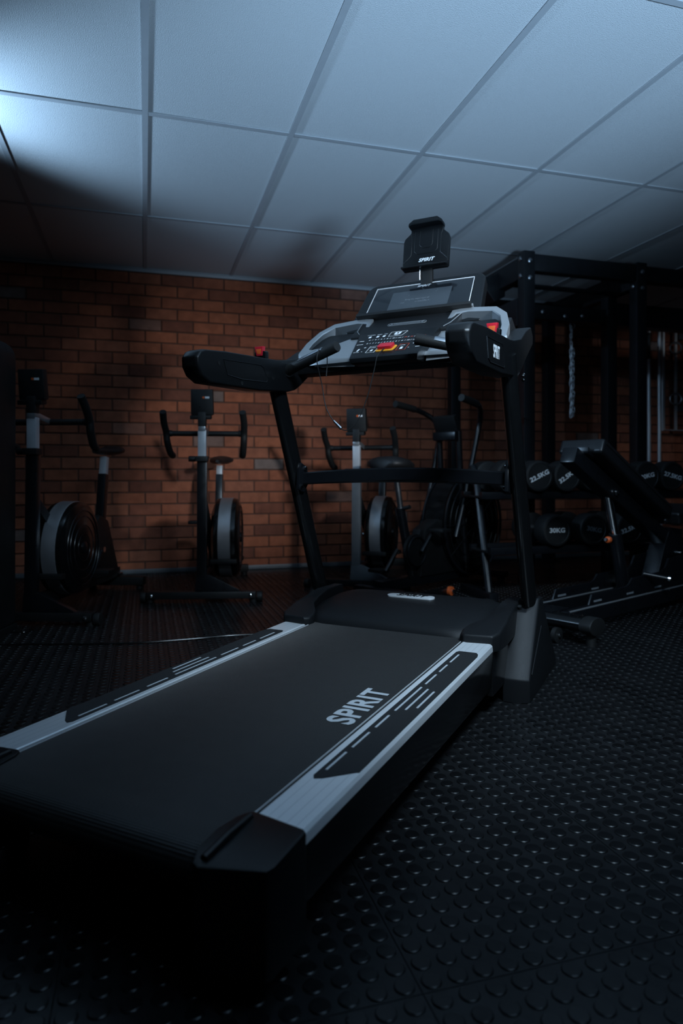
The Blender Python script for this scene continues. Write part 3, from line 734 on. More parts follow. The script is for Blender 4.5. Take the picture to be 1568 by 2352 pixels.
mb.build('holder_clamp', 'black_plastic', holder, bevel=0.003)
mb = MB(); mb.M = tM
for s in (-1, 1):
    mb.tube([(s * 0.062, -0.0065, 0.146), (s * 0.056, -0.0065, 0.128), (s * 0.056, -0.0065, 0.058), (s * 0.084, -0.0065, 0.030)], 0.0010, 6)
for hw, zb in ((0.024, 0.082), (0.044, 0.060)):
    mb.tube([(-hw, -0.0065, 0.150), (-hw, -0.0065, zb + .012), (-hw + .012, -0.0065, zb), (hw - .012, -0.0065, zb), (hw, -0.0065, zb + .012), (hw, -0.0065, 0.150)], 0.0009, 6)
mb.build('moulded_line', 'black_plastic', holder)
w = MB(); word(w, 'spirit', tM @ Vector((0.003, -0.0068, 0.034)), X_, tM.to_3x3() @ Vector((0, 0, 1)), 0.0185); w.build('lettering', 'white_print', holder, smooth=False)

# cable plug bolts under the right end of the console
for dy_, dz_ in ((0, 0), (0.012, 0.006), (0.004, -0.012)):
    MB().lathe([(0.0, 0), (0.005, .001), (0.006, .006), (0.003, .009)], (0.414, 0.645 + dy_, 1.000 + dz_), (1, 0, 0), 12).build('bolt', 'chrome', tm)

# safety key: red magnet on the keypad with a black cord looped over the left grip
sk = empty('safety_key', tm.matrix_basis @ Vector((0, 0.60, 1.11)), R(-42.54))
tag(sk, 'red magnetic safety key on the keypad with looped black cord', 'safety key')
inv = Vector((0, 0.60, 1.11))
mb = MB(); kM = Matrix(((1, ky.x, kn.x, 0), (0, ky.y, kn.y, 0), (0, ky.z, kn.z, 0), (0, 0, 0, 1))); kM.translation = kpt(-0.003, 0.25, .003) - inv
mb.M = kM; mb.prism([(x + y * .2, y) for x, y in rrect(0.050, 0.027, 0.006)], 'z', 0, 0.011)
mb.build('magnet', 'red_plastic', sk, bevel=0.002, label='red plastic magnet')
pts = [(-0.003, 0.592, 1.113), (-0.008, 0.566, 1.096), (-0.014, 0.548, 1.075), (-0.022, 0.548, 1.040), (-0.045, 0.550, 0.960), (-0.075, 0.545, 0.885), (-0.110, 0.54, 0.850), (-0.145, 0.54, 0.862), (-0.185, 0.535, 0.92), (-0.200, 0.53, 1.00), (-0.200, 0.50, 1.060), (-0.198, 0.496, 1.090), (-0.196, 0.52, 1.119), (-0.192, 0.548, 1.105), (-0.188, 0.545, 1.07), (-0.186, 0.535, 1.025)]
cp_ = bez([Vector(p) - inv for p in pts], 8)
MB().tube(cp_, 0.0016, 8).build('cord', 'rubber', sk)
mb = MB(); mb.tube([Vector((-0.160, .538, .880)) - inv, Vector((-0.135, .54, .855)) - inv], [0.004, 0.0055], 10); mb.build('clip', 'brushed_steel', sk)

# ------------------------------------------------------------------ exercise bikes by the wall
def make_bike(name, col_mat='steel_black', lift=0.0, slift=0.0, fx=0.112):
    """front foot at the origin, saddle towards +y, flywheel on the +x side"""
    t = empty(name)
    MB().box(-0.30, 0.30, -0.032, 0.032, 0.022, 0.062).build('front_foot', 'matte_black', t, bevel=0.006)
    for s in (-1, 1):
        MB().cyl((s * 0.305, 0, 0.03), (s * 0.335, 0, 0.03), 0.030, 20).build('transport_wheel', 'rubber', t, bevel=0.004)
        MB().lathe([(0.004, 0), (0.009, .001), (0.009, .007), (0.004, .010)], (s * 0.272, -0.034, 0.042), (0, -1, 0), 12).build('bolt', 'chrome', t)
        MB().cyl((s * 0.285, 0, 0.0), (s * 0.285, 0, 0.024), 0.022, 16).build('foot_pad', 'rubber', t)
    MB().prism([(-0.036, 0.062), (0.215, 0.062), (0.205, 0.072), (0.05, 0.150), (0.030, 0.155), (-0.030, 0.155)], 'y', -0.020, 0.016).build('foot_gusset', col_mat, t, bevel=0.003)
    # front column: painted lower tube, bright telescoping upper tube
    c = MB(); c.M = Matrix.Translation((0, 0, 0.15)) @ Matrix.Rotation(R(-1.5), 4, 'X')
    c.box(-0.027, 0.027, -0.022, 0.022, 0, 0.665 + min(0, lift)); col_ = c.build('column', col_mat, t, bevel=0.005)
    n0 = set(COL.objects)
    c = MB(); c.box(-0.034, 0.034, -0.026, 0.038, 0.785, 0.815); c.build('collar', 'matte_black', t, bevel=0.004)
    MB().cyl((-0.036, 0.01, 0.80), (-0.075, 0.01, 0.80), 0.016, 14).build('adjust_knob', 'matte_black', t, bevel=0.003)
    c = MB(); c.box(-0.0225, 0.0225, -0.006, 0.034, 0.80, 0.962); c.build('upper_tube', 'white_steel', t, bevel=0.004, label='bright telescoping tube')
    c = MB(); c.prism([(-0.010, 0.955), (0.035, 0.955), (0.16, 0.935), (0.165, 0.965), (0.03, 0.985), (-0.010, 0.985)], 'x', -0.02, 0.02); c.build('stem', 'silver', t, bevel=0.004)
    for s in (-1, 1):
        p = bez([(0, 0.15, 0.950), (s * 0.12, 0.15, 0.950), (s * 0.200, 0.148, 0.950)], 4)
        MB().tube(p, 0.0155, 12).build('handlebar', 'matte_black', t)
        p = bez([(s * 0.222, 0.035, 1.065), (s * 0.226, 0.085, 1.01), (s * 0.222, 0.135, 0.955), (s * 0.220, 0.150, 0.905), (s * 0.212, 0.20, 0.845), (s * 0.205, 0.25, 0.825)], 5)
        MB().tube(p, 0.0195, 12).build('grip', 'rubber', t)
        MB().cyl((s * 0.19, 0.15, 0.950), (s * 0.232, 0.145, 0.952), 0.019, 12).build('grip_clamp', 'matte_black', t, bevel=0.003)
    # monitor on a bracket
    c = MB(); c.tube([(-0.020, -0.004, 1.02), (-0.020, -0.006, 0.99), (0.020, -0.006, 0.99), (0.020, -0.004, 1.02)], 0.003, 8); c.build('bracket', 'chrome', t)
    c = MB(); c.prism([(-0.012, 0.98), (0.03, 0.98), (0.045, 1.06), (-0.010, 1.06)], 'x', -0.022, 0.022); c.build('monitor_arm', 'matte_black', t, bevel=0.004)
    mM = Matrix.Translation((0.0, 0.02, 1.045)) @ Matrix.Rotation(R(8), 4, 'X')
    c = MB(); c.M = mM; c.prism([(-0.060, 0.0), (0.060, 0.0), (0.062, 0.012), (0.060, 0.145), (-0.060, 0.145), (-0.062, 0.012)], 'y', -0.018, 0.028); mo = c.build('monitor', 'matte_black', t, bevel=0.005, label='black monitor on the column')
    c = MB(); c.M = mM; c.box(0.018, 0.042, -0.0195, -0.017, 0.094, 0.105); c.build('logo', 'white_print', mo, smooth=False)
    c = MB(); c.M = mM; c.lathe([(0.0065, 0), (0.0065, 0.0015)], (0.010, -0.018, 0.0995), (0, -1, 0), 14); c.build('logo_dot', 'orange_plastic', mo)
    c = MB(); c.M = mM; c.lathe([(0.003, 0), (0.003, 0.0015)], (-0.012, -0.018, 0.048), (0, -1, 0), 10); c.build('screw', 'chrome', mo)
    c = MB(); c.M = mM; c.box(-0.066, 0.050, -0.03, 0.03, -0.022, 0.0); c.build('monitor_base', 'matte_black', t, bevel=0.004)
    for o in set(COL.objects) - n0:
        if o.parent is t: o.location.z = lift
    # flywheel housing with a perforated steel band
    fy, fz = 0.30, 0.335
    c = MB(); c.lathe([(0.05, -0.078), (0.20, -0.076), (0.232, -0.060), (0.236, -0.040), (0.236, 0.040), (0.232, 0.060), (0.20, 0.076), (0.05, 0.078)], (fx, fy, fz), (1, 0, 0), 48)
    fw = c.build('flywheel_housing', 'gloss_black', t, angle=30, label='round black flywheel housing')
    c = MB(); c.lathe([(0.2355, -0.036), (0.2385, -0.034), (0.2385, 0.034), (0.2355, 0.036)], (fx, fy, fz), (1, 0, 0), 64); c.build('flywheel_band', 'steel_band', fw, angle=30, label='perforated steel band')
    for s in (-1, 1):
        for r_ in (0.07, 0.115, 0.16, 0.19):
            MB().torus((fx + s * 0.077, fy, fz), (1, 0, 0), r_, 0.0022, 36, 6).build('grille_ring', 'steel_black', fw)
        MB().lathe([(0.03, 0), (0.03, 0.006), (0.022, 0.010)], (fx + s * 0.077, fy, fz), (s, 0, 0), 20).build('hub', 'steel_black', fw)
    MB().box(fx - 0.075, fx + 0.075, fy - 0.245, fy - 0.205, fz - 0.13, fz - 0.105).build('housing_strap', 'matte_black', fw, bevel=0.004)
    # main frame
    c = MB(); c.box(-0.022, 0.022, 0.02, 1.06, 0.075, 0.135); c.build('base_beam', 'matte_black', t, bevel=0.005)
    c = MB(); c.M = Matrix.Translation((0, 0.02, 0.58)) @ Matrix.Rotation(R(-38), 4, 'X'); c.box(-0.02, 0.02, 0, 0.62, -0.026, 0.026); c.build('down_tube', 'matte_black', t, bevel=0.005)
    c = MB(); c.prism([(0.52, 0.12), (1.02, 0.10), (0.84, 0.44), (0.72, 0.48), (0.58, 0.36)], 'x', -0.035, 0.035); c.build('crank_case', 'matte_black', t, bevel=0.012)
    MB().cyl((-0.10, 0.62, 0.29), (0.10, 0.62, 0.29), 0.016, 14).build('crank_axle', 'chrome', t)
    for s, a in ((-1, 40), (1, 220)):
        dy_, dz_ = 0.165 * math.cos(R(a)), 0.165 * math.sin(R(a))
        MB().tube([(s * 0.085, 0.62, 0.29), (s * 0.09, 0.62 + dy_, 0.29 + dz_)], 0.011, 10).build('crank_arm', 'steel_black', t)
        MB().box(s * 0.095, s * 0.19, 0.62 + dy_ - .045, 0.62 + dy_ + .045, 0.29 + dz_ - .011, 0.29 + dz_ + .011).build('pedal', 'matte_black', t, bevel=0.004)
    # seat post and saddle
    a, b_ = Vector((0, 0.80, 0.42)), Vector((0, 0.865, 0.775 + slift)); d_ = (b_ - a).normalized()
    c = MB(); c.tube([a, a + d_ * .30], 0.03, 4, flat=(0.034, 0.030, (1, 1, 0))); c.build('seat_tube', 'steel_black', t, angle=20, bevel=0.003)
    c = MB(); c.tube([a + d_ * .28, b_], 0.024, 4, flat=(0.028, 0.024, (1, 1, 0))); c.build('seat_post', 'white_steel', t, angle=20, bevel=0.002)
    secs = []
    for y, hw, z0, z1 in ((0.715, .012, .795, .812), (0.74, .024, .788, .822), (0.80, .028, .785, .825), (0.87, .052, .785, .828), (0.93, .080, .785, .838), (0.975, .085, .788, .846), (1.0, .066, .795, .842)):
        secs.append([(hw * math.cos(q), y, (z0 + z1) / 2 + (z1 - z0) / 2 * math.sin(q)) for q in [2 * math.pi * k / 14 for k in range(14)]])
    sd_ = MB().loft(secs).build('saddle', 'saddle', t, angle=60); sd_.location.z = slift
    # rear foot
    MB().box(-0.18, 0.18, 1.02, 1.08, 0.022, 0.075).build('rear_foot', 'matte_black', t, bevel=0.006)
    MB().box(-0.05, 0.05, 1.0, 1.03, 0.09, 0.105).build('rear_handle', 'chrome', t, bevel=0.002)
    for s in (-1, 1): MB().cyl((s * 0.15, 1.05, 0.0), (s * 0.15, 1.05, 0.024), 0.022, 16).build('foot_pad', 'rubber', t)
    return t
bike_spots = [((0.305, 3.83, 0), -12.5, 'upright exercise bike facing the camera with a bright steel flywheel band', 'steel_black', 0.0, 0.0, 0.112),
              ((-0.515, 3.47, 0), -19, 'leftmost exercise bike, seen at an angle in the dark beside the tall upright', 'steel_black', 0.02, 0.045, 0.045),
              ((1.258, 3.99, 0), -31, 'exercise bike framed between the treadmill uprights, column and foot coloured grey for the light on them', 'grey_paint_and_light', -0.065, 0.0, 0.100)]  # grey column and foot: light painted onto black parts
for loc, rz, lab, cm, lf, sl, fo in bike_spots:
    b__ = make_bike('exercise_bike', cm, lf, sl, fo)
    b__.location = loc; b__.rotation_euler = (0, 0, R(rz)); tag(b__, lab, 'exercise bike', 'exercise bikes along the brick wall')

# ------------------------------------------------------------------ air bike with a big caged fan
ab = empty('air_bike', (1.365, 3.66, 0), R(-60 + 90))     # +x of the bike runs from saddle to fan
tag(ab, 'black fan bike with a round caged fan and moving arms behind the treadmill', 'exercise bike')
FXc, FZ, FR = 0.74, 0.395, 0.325
MB().torus((FXc, -0.085, FZ), (0, 1, 0), FR, 0.009, 56, 8).build('cage_rim', 'steel_black', ab)
MB().torus((FXc, 0.085, FZ), (0, 1, 0), FR, 0.009, 56, 8).build('cage_rim', 'steel_black', ab)
mb = MB(); mb.lathe([(FR - .006, -0.085), (FR + .002, -0.08), (FR + .002, 0.08), (FR - .006, 0.085)], (FXc, 0, FZ), (0, 1, 0), 64)
MB().lathe([(FR - .02, -0.070), (FR + .004, -0.068), (FR + .004, 0.068), (FR - .02, 0.070)], (FXc, 0, FZ), (0, 1, 0), 64).build('fan_drum', 'gloss_black', ab, angle=30, label='glossy black fan drum')
for s in (-1, 1):
    for r_ in (0.10, 0.16, 0.22, 0.275):
        MB().torus((FXc, s * 0.088, FZ), (0, 1, 0), r_, 0.003, 44, 6).build('cage_ring', 'steel_black', ab)
    for k in range(10):
        a = 2 * math.pi * k / 10
        MB().tube([(FXc + .05 * math.cos(a), s * 0.094, FZ + .05 * math.sin(a)), (FXc + FR * math.cos(a), s * 0.086, FZ + FR * math.sin(a))], 0.0035, 6).build('cage_spoke', 'steel_black', ab)
    MB().lathe([(0.055, 0), (0.055, .010), (0.04, .016)], (FXc, s * 0.088, FZ), (0, s, 0), 24).build('hub', 'steel_black', ab)
    MB().lathe([(0.004, 0), (0.014, .002), (0.014, .012), (0.006, .016)], (FXc, s * 0.103, FZ), (0, s, 0), 12).build('axle_nut', 'chrome', ab)
    # twin front masts
    MB().tube([(0.66, s * 0.075, 0.12), (0.60, s * 0.075, 0.62), (0.575, s * 0.075, 0.99)], 0.020, 12).build('mast', 'steel_black', ab)
    # moving arm with grip
    p = bez([(0.45, s * 0.14, 0.33), (0.56, s * 0.14, 0.60), (0.68, s * 0.15, 0.98), (0.66, s * 0.18, 1.08), (0.55, s * 0.235, 1.14), (0.36, s * 0.25, 1.165)], 6)
    MB().tube(p, 0.0165, 12).build('moving_arm', 'steel_black', ab)
    p = bez([(0.53, s * 0.238, 1.144), (0.45, s * 0.245, 1.155), (0.345, s * 0.25, 1.167)], 4)
    MB().tube(p, 0.022, 12).build('arm_grip', 'rubber', ab)
    a_ = 230 if s > 0 else 50
    MB().tube([(0.17, s * 0.09, 0.26), (0.17 + .16 * math.cos(R(a_)), s * 0.10, 0.26 + .16 * math.sin(R(a_)))], 0.012, 10).build('crank_arm', 'steel_black', ab)
    MB().box(0.17 + .16 * math.cos(R(a_)) - .045, 0.17 + .16 * math.cos(R(a_)) + .045, s * 0.105, s * 0.20, 0.25 + .16 * math.sin(R(a_)), 0.27 + .16 * math.sin(R(a_))).build('pedal', 'matte_black', ab, bevel=0.004)
    for x in (-0.12, 0.98):
        MB().cyl((x, s * 0.14, 0.0), (x, s * 0.14, 0.03), 0.024, 16).build('foot_pad', 'rubber', ab)
    MB().lathe([(0.010, 0), (0.026, .002), (0.026, .022), (0.010, .024)], (0.055 - s * 0.175, -0.265, 0.042), (0, 1, 0), 24).build('transport_wheel', 'orange_plastic', ab, label='orange transport wheel')
    MB().lathe([(0.004, 0), (0.012, .002), (0.012, .010), (0.005, .014)], (0.055 - s * 0.175, -0.266, 0.042), (0, -1, 0), 12).build('wheel_bolt', 'chrome', ab)
MB().torus((0.17, -0.06, 0.26), (0, 1, 0), 0.085, 0.006, 36, 8).build('chain_guard', 'steel_black', ab)
MB().box(-0.16, 0.28, -0.245, -0.215, 0.03, 0.06).build('wheel_bar', 'steel_black', ab, bevel=0.005)
MB().lathe([(0.03, -0.055), (0.10, -0.05), (0.10, -0.03), (0.03, -0.025)], (0.17, 0, 0.26), (0, 1, 0), 32).build('chainring', 'matte_black', ab)
MB().box(-0.12, 1.0, -0.035, 0.035, 0.05, 0.11).build('base_beam', 'steel_black', ab, bevel=0.006)
MB().box(-0.15, -0.09, -0.24, 0.16, 0.03, 0.075).build('rear_foot', 'steel_black', ab, bevel=0.006)
MB().box(0.95, 1.01, -0.18, 0.18, 0.03, 0.075).build('front_foot', 'steel_black', ab, bevel=0.006)
MB().prism([(0.22, 0.10), (0.72, 0.10), (0.66, 0.36), (0.40, 0.44), (0.26, 0.38)], 'y', -0.05, 0.05).build('chain_case', 'matte_black', ab, bevel=0.012)
MB().tube([(0.20, 0, 0.11), (0.08, 0, 0.52)], 0.028, 16).build('seat_tube', 'steel_black', ab)
MB().tube([(0.095, 0, 0.47), (0.04, 0, 0.73)], 0.017, 16).build('seat_post', 'brushed_steel', ab)
MB().tube([(0.08, -0.03, 0.515), (0.08, -0.075, 0.525)], 0.012, 12).build('adjust_knob', 'matte_black', ab)
secs = []
for x, hw, z0, z1 in ((-0.10, .075, .745, .80), (-0.08, .115, .735, .815), (0.0, .125, .73, .82), (0.08, .09, .73, .812), (0.15, .045, .735, .80), (0.19, .025, .745, .785)):
    secs.append([(x, hw * math.cos(q), (z0 + z1) / 2 + (z1 - z0) / 2 * math.sin(q)) for q in [2 * math.pi * k / 14 for k in range(14)]])
MB().loft(secs).build('saddle', 'saddle', ab, angle=60)
MB().box(0.52, 0.60, -0.085, 0.085, 0.93, 0.985).build('mast_bridge', 'steel_black', ab, bevel=0.008)
mb = MB(); mb.M = Matrix.Translation((0.55, 0, 1.03)) @ Matrix.Rotation(R(-25), 4, 'Y'); mb.box(-0.018, 0.018, -0.085, 0.085, -0.05, 0.06); mb.build('monitor', 'matte_black', ab, bevel=0.006)

# ------------------------------------------------------------------ power rack
pr = empty('power_rack', (2.36, 3.84, 0)); tag(pr, 'tall black steel power rack with bolted beams reaching the ceiling', 'power rack')
PW_, RX, RY, RT = 0.080, 0.86, 1.06, 2.147
def bolt_at(x, y, z, n): MB().lathe([(0.006, 0), (0.015, .001), (0.015, .008), (0.008, .012)], (x, y, z), n, 12).build('bolt', 'brushed_steel', pr)
for x, y in ((0, 0), (RX, 0), (0, RY), (RX, RY), (RX, 0.30)):
    MB().box(x - PW_ / 2, x + PW_ / 2, y - PW_ / 2, y + PW_ / 2, 0, RT).build('post', 'rack_paint', pr, bevel=0.006)
    MB().box(x - .07, x + .07, y - .07, y + .07, 0, 0.008).build('foot_plate', 'rack_paint', pr, bevel=0.002)
    if y == 0:
        for z in (RT - 0.045, RT - 0.155):
            bolt_at(x + 0.0, y - PW_ / 2, z - .02, (0, -1, 0)); bolt_at(x - PW_ / 2, y, z, (-1, 0, 0))
for y in (0, RY): MB().box(PW_ / 2, RX - PW_ / 2, y - .035, y + .035, RT - .125, RT - .015).build('cross_beam', 'rack_paint', pr, bevel=0.005)
for x in (0, RX): MB().box(x - .035, x + .035, PW_ / 2, RY - PW_ / 2, RT - .165, RT - .03).build('side_beam', 'rack_paint', pr, bevel=0.005)
for k in range(8): MB().cyl((0.14 + .075 * k, -0.0345, RT - .07), (0.14 + .075 * k, -0.0365, RT - .07), 0.011, 12).build('hole', 'matte_black', pr)
for k in range(24): MB().cyl((RX - PW_ / 2 + .001, 0, 0.5 + .06 * k), (RX - PW_ / 2 - .0012, 0, 0.5 + .06 * k), 0.009, 10).build('hole', 'matte_black', pr)
MB().tube([(PW_ / 2, 0.22, 2.0), (RX - PW_ / 2, 0.22, 2.0)], 0.017, 12).build('pull_up_bar', 'steel_black', pr)
MB().box(PW_ / 2, RX - PW_ / 2, 0.28, 0.34, 1.80, 1.90).build('cross_beam', 'rack_paint', pr, bevel=0.005)
MB().box(-.045, .045, PW_ / 2, RY - PW_ / 2, 1.68, 1.86).build('side_beam', 'rack_paint', pr, bevel=0.005)
mb = MB(); mb.prism([(-0.06, 1.90), (0.02, 1.94), (0.02, 2.10), (-0.02, 2.10), (-0.14, 2.06), (-0.16, 2.02)], 'y', 0.30, 0.62); mb.build('side_bracket', 'rack_paint', pr, bevel=0.006)
for k, (x, z) in enumerate(((0.30, 1.78), (0.48, 1.76), (0.62, 1.77))):
    bolt_at(x, 0.28, z + .07, (0, -1, 0))
MB().box(RX + PW_ / 2, RX + 1.35, -.03, .05, RT - .12, RT - .02).build('cross_beam', 'rack_paint', pr, bevel=0.005)
MB().box(RX + PW_ / 2, RX + 1.35, 0.25, 0.35, RT - .36, RT - .20).build('cross_beam', 'rack_paint', pr, bevel=0.005)
MB().box(RX + 1.31, RX + 1.39, -.04, .04, 0, RT).build('post', 'rack_paint', pr, bevel=0.006)
MB().box(RX + 1.31, RX + 1.39, 0.26, 0.34, 0, RT).build('post', 'rack_paint', pr, bevel=0.006)

# steel chain hanging inside the rack
chn = empty('hanging_chain', (2.955, 4.198, 1.80)); tag(chn, 'loop of pale steel chain hanging inside the power rack', 'chain')
mb = MB()
lk = [(0.0085 * math.cos(q), 0, 0.0145 * math.sin(q) + (0.006 if math.sin(q) > 0 else -0.006)) for q in [2 * math.pi * k / 14 for k in range(14)]]
mb.tube(lk, 0.0034, 6, closed=True); link_me = mb.mesh('link', 'white_steel')
for st_, (n_, dx) in enumerate(((23, -0.011), (17, 0.013))):
    for k in range(n_):
        o = obj('link', link_me, chn); z = -0.03 - k * 0.0285 - (0.16 if st_ else 0)
        sw = 0.004 * math.sin(k * 1.7 + st_)
        o.location = (dx + sw, 0.01 * st_, z); o.rotation_euler = (0, 0, R(90 * (k % 2) + 25 * st_))
MB().torus((0, 0, -0.012), (0, 1, 0), 0.020, 0.005, 20, 8).build('hook_ring', 'brushed_steel', chn)
MB().tube([(0, 0, 0.008), (0, 0, 0.08)], 0.004, 8).build('strap', 'matte_black', chn)

# upright barbells and wall rack at the right
for x, y, zt, lab in ((4.235, 4.915, 2.02, 'pale steel bar standing upright by the wall, left of the two, with a dark band'), (4.345, 4.915, 2.08, 'pale steel bar standing upright by the wall, right of the two')):
    t = empty('barbell', (x, y, 0)); tag(t, lab, 'barbell', 'steel bars stood against the wall')
    MB().cyl((0, 0, 0.44), (0, 0, zt - 0.02), 0.0142, 16).build('shaft', 'white_steel', t)
    MB().cyl((0, 0, 0.012), (0, 0, 0.42), 0.025, 20).build('sleeve', 'white_steel', t, bevel=0.003)
    MB().cyl((0, 0, 0.42), (0, 0, 0.45), 0.036, 20).build('collar', 'white_steel', t, bevel=0.004)
    MB().cyl((0, 0, 0.0), (0, 0, 0.012), 0.026, 20).build('end_cap', 'rubber', t)
    if 'left' in lab: MB().cyl((0, 0, 1.73), (0, 0, 1.96), 0.0150, 16).build('dark_band', 'matte_black', t)
wr = empty('wall_rack', (4.48, 5.02, 1.0)); tag(wr, 'pale tubular wall frame with hooks at the right edge', 'wall rack')
MB().tube([(0, 0, 0.12), (0, 0, 1.14), (0.42, 0, 1.14), (0.42, 0, 0.12)], 0.016, 10, closed=True).build('frame', 'white_steel', wr)
for x in (0.125, 0.29):
    MB().tube([(x, -0.012, 0.12), (x, -0.012, 1.14)], 0.014, 10).build('upright_bar', 'white_steel', wr)
    for z in (0.86, 0.40):
        MB().torus((x - 0.02, -0.035, z), (0.4, 1, 0), 0.05, 0.008, 20, 8).build('hook', 'brushed_steel', wr)
for z in (0.3, 0.95): MB().box(0.18, 0.24, 0.0, 0.06, z, z + .05).build('wall_bracket', 'grey_paint_and_light', wr, bevel=0.003)

# ------------------------------------------------------------------ dumbbell rack and dumbbells
dr = empty('dumbbell_rack', (1.85, 3.53, 0)); tag(dr, 'black two-tier dumbbell rack in front of the power rack', 'dumbbell rack')
DL = 1.85
for x in (0.02, DL):
    MB().tube([(x, -0.10, 0.03), (x + .02, 0.10, 0.72), (x + .02, 0.14, 0.76)], 0.022, 10).build('leg', 'steel_black', dr)
    MB().box(x - .03, x + .03, -0.16, 0.20, 0.0, 0.05).build('foot', 'steel_black', dr, bevel=0.006)
for y, z in ((-0.02, 0.290), (0.08, 0.600)):
    for dy_ in (-0.115, 0.115):
        MB().box(0.0, DL + .05, y + dy_ - .02, y + dy_ + .02, z - .03, z + .012).build('tier_rail', 'steel_black', dr, bevel=0.004)
    MB().box(0.0, DL + .05, y - 0.10, y + 0.10, z - .022, z - .010).build('tier_tray', 'matte_black', dr, bevel=0.002)
def make_dumbbell(text, r=0.092, dim=False):
    t = empty('dumbbell')
    for s in (-1, 1):
        MB().lathe([(r - .012, s * 0.070), (r - .002, s * 0.074), (r, s * 0.085), (r, s * 0.165), (r - .004, s * 0.175), (r - .016, s * 0.178), (r - .018, s * 0.175)], (0, 0, 0), (0, 1, 0), 40).build('head', 'rubber', t, angle=30)
    MB().lathe([(0.017, -0.072), (0.0155, -0.05), (0.019, 0), (0.0155, 0.05), (0.017, 0.072)], (0, 0, 0), (0, 1, 0), 18).build('handle', 'chrome', t, angle=60)
    w = MB(); word(w, text, (0, -0.1758, 0), (1, 0, 0), (0, 0, 1), 0.036, 0.0008); w.build('lettering', 'faint_print' if dim else 'white_print', t, smooth=False)
    return t
protos = {}
def place_db(text, x, y, z, roll, lab, dim=False, r=0.092):
    key = (text, dim, r)
    if key in protos: t = copy_tree(protos[key])
    else: t = protos[key] = make_dumbbell(text, r, dim)
    t.location = (x, y, z); t.rotation_euler = (0, R(-roll), 0)
    tag(t, lab, 'dumbbell', 'round rubber dumbbells on the rack')
UZ, LZ = 0.600 + .012 + .092, 0.290 + .012 + .092
place_db('22.5KG', 2.010, 3.61, UZ, 10, 'dumbbell on the top tier partly hidden by the right treadmill upright')
place_db('22.5KG', 2.198, 3.61, UZ, 24, 'top-tier dumbbell marked 22.5KG just right of the treadmill upright')
place_db('32.5KG', 2.386, 3.61, UZ, 33, 'top-tier dumbbell with steeply tilted lettering, left of the bench backrest')
place_db('27.5KG', 2.574, 3.61, UZ, -10, 'top-tier dumbbell hidden behind the bench backrest')
place_db('27.5KG', 2.762, 3.61, UZ, 8, 'top-tier dumbbell mostly covered by the bench backrest')
place_db('30KG', 2.950, 3.61, UZ, 12, 'top-tier dumbbell peeking over the bench backrest')
place_db('27.5KG', 3.138, 3.61, UZ, -14, 'rightmost top-tier dumbbell, marked 27.5KG, lettering sloping down')
place_db('30KG', 2.249, 3.51, LZ, 0, 'bottom-tier dumbbell with level 30KG lettering')
place_db('30KG', 2.494, 3.51, LZ, -10, 'bottom-tier dumbbell with faint lettering', True)
place_db('32.5KG', 2.742, 3.51, LZ, 18, 'bottom-tier dumbbell marked 32.5KG behind the bench strut')

# ------------------------------------------------------------------ adjustable bench
bn = empty('weight_bench', (1.684, 2.634, 0), R(90 - 66))    # +x runs from the head end to the seat end, -y is the near side
tag(bn, 'black adjustable incline bench with raised backrest right of the treadmill', 'bench')
def bside(y): return -y
# base: two rails, with side plates that carry the settings
for s, nm in ((-1, 'near'), (1, 'far')):
    MB().box(0.02, 1.42, s * 0.10 - .024, s * 0.10 + .020, 0.036, 0.112).build('base_rail', 'steel_black', bn, bevel=0.012, seg=4)
    MB().tube([(0.05, s * 0.10 - .019, 0.1085), (1.40, s * 0.10 - .019, 0.1085)], 0.0048, 10).build('rail_highlight', 'silver', bn, label='highlight along the base rail, made as a silver strip')  # silver strip added as the painted highlight of the black rail
    P = [(0.25, 0.112), (0.275, 0.158), (0.60, 0.160), (0.63, 0.170), (0.66, 0.196), (0.98, 0.200), (1.02, 0.215), (1.06, 0.262), (1.38, 0.27), (1.38, 0.112)]
    pl_ = MB().prism(P, 'y', s * 0.10 + (.002 if s < 0 else -.012), s * 0.10 + (.012 if s < 0 else -.002)).build('side_plate', 'steel_black', bn, bevel=0.001)
    for x in (0.29, 0.60, 0.90):
        for k in range(6):
            MB().box(x + k * .012, x + k * .012 + .008, s * 0.10 + (.0006 if s < 0 else -.0134), s * 0.10 + (.0021 if s < 0 else -.0119), 0.120, 0.129).build('setting_mark', 'faint_print', pl_, smooth=False)
# front foot: crossbar with rubber end caps and a small wheel
MB().tube([(-0.02, -0.25, 0.085), (-0.02, 0.25, 0.085)], 0.05, 20, flat=(0.032, 0.052, (0, 0, 1))).build('front_foot', 'gloss_black', bn)
MB().box(-0.045, 0.09, -0.09, 0.09, 0.112, 0.120).build('foot_plate', 'steel_black', bn, bevel=0.002)
for s in (-1, 1):
    MB().tube([(-0.02, s * 0.235, 0.083), (-0.02, s * 0.285, 0.083), (-0.02, s * 0.29, 0.083)], 0.05, 24, flat=(0.037, 0.060, (0, 0, 1))).build('end_cap', 'rubber', bn, bevel=0.006, label='rounded rubber end cap')
    MB().cyl((-0.02, s * 0.26, 0.0), (-0.02, s * 0.26, 0.055), 0.020, 16).build('foot_pad', 'rubber', bn)
    MB().lathe([(0.01, 0), (0.032, .003), (0.032, .022), (0.01, .025)], (-0.085, s * 0.14 - .012, 0.034), (0, 1, 0), 24).build('transport_wheel', 'rubber', bn)
    MB().lathe([(0.003, 0), (0.009, .001), (0.009, .006), (0.004, .009)], (-0.085, s * 0.14 - .0125, 0.034), (0, -1, 0), 12).build('wheel_bolt', 'chrome', bn)
    for y in (0.17, 0.21): 
        for x in (-0.035, 0.0): MB().cyl((x, s * y, 0.114), (x, s * y, 0.121), 0.004, 8).build('screw', 'chrome', bn)
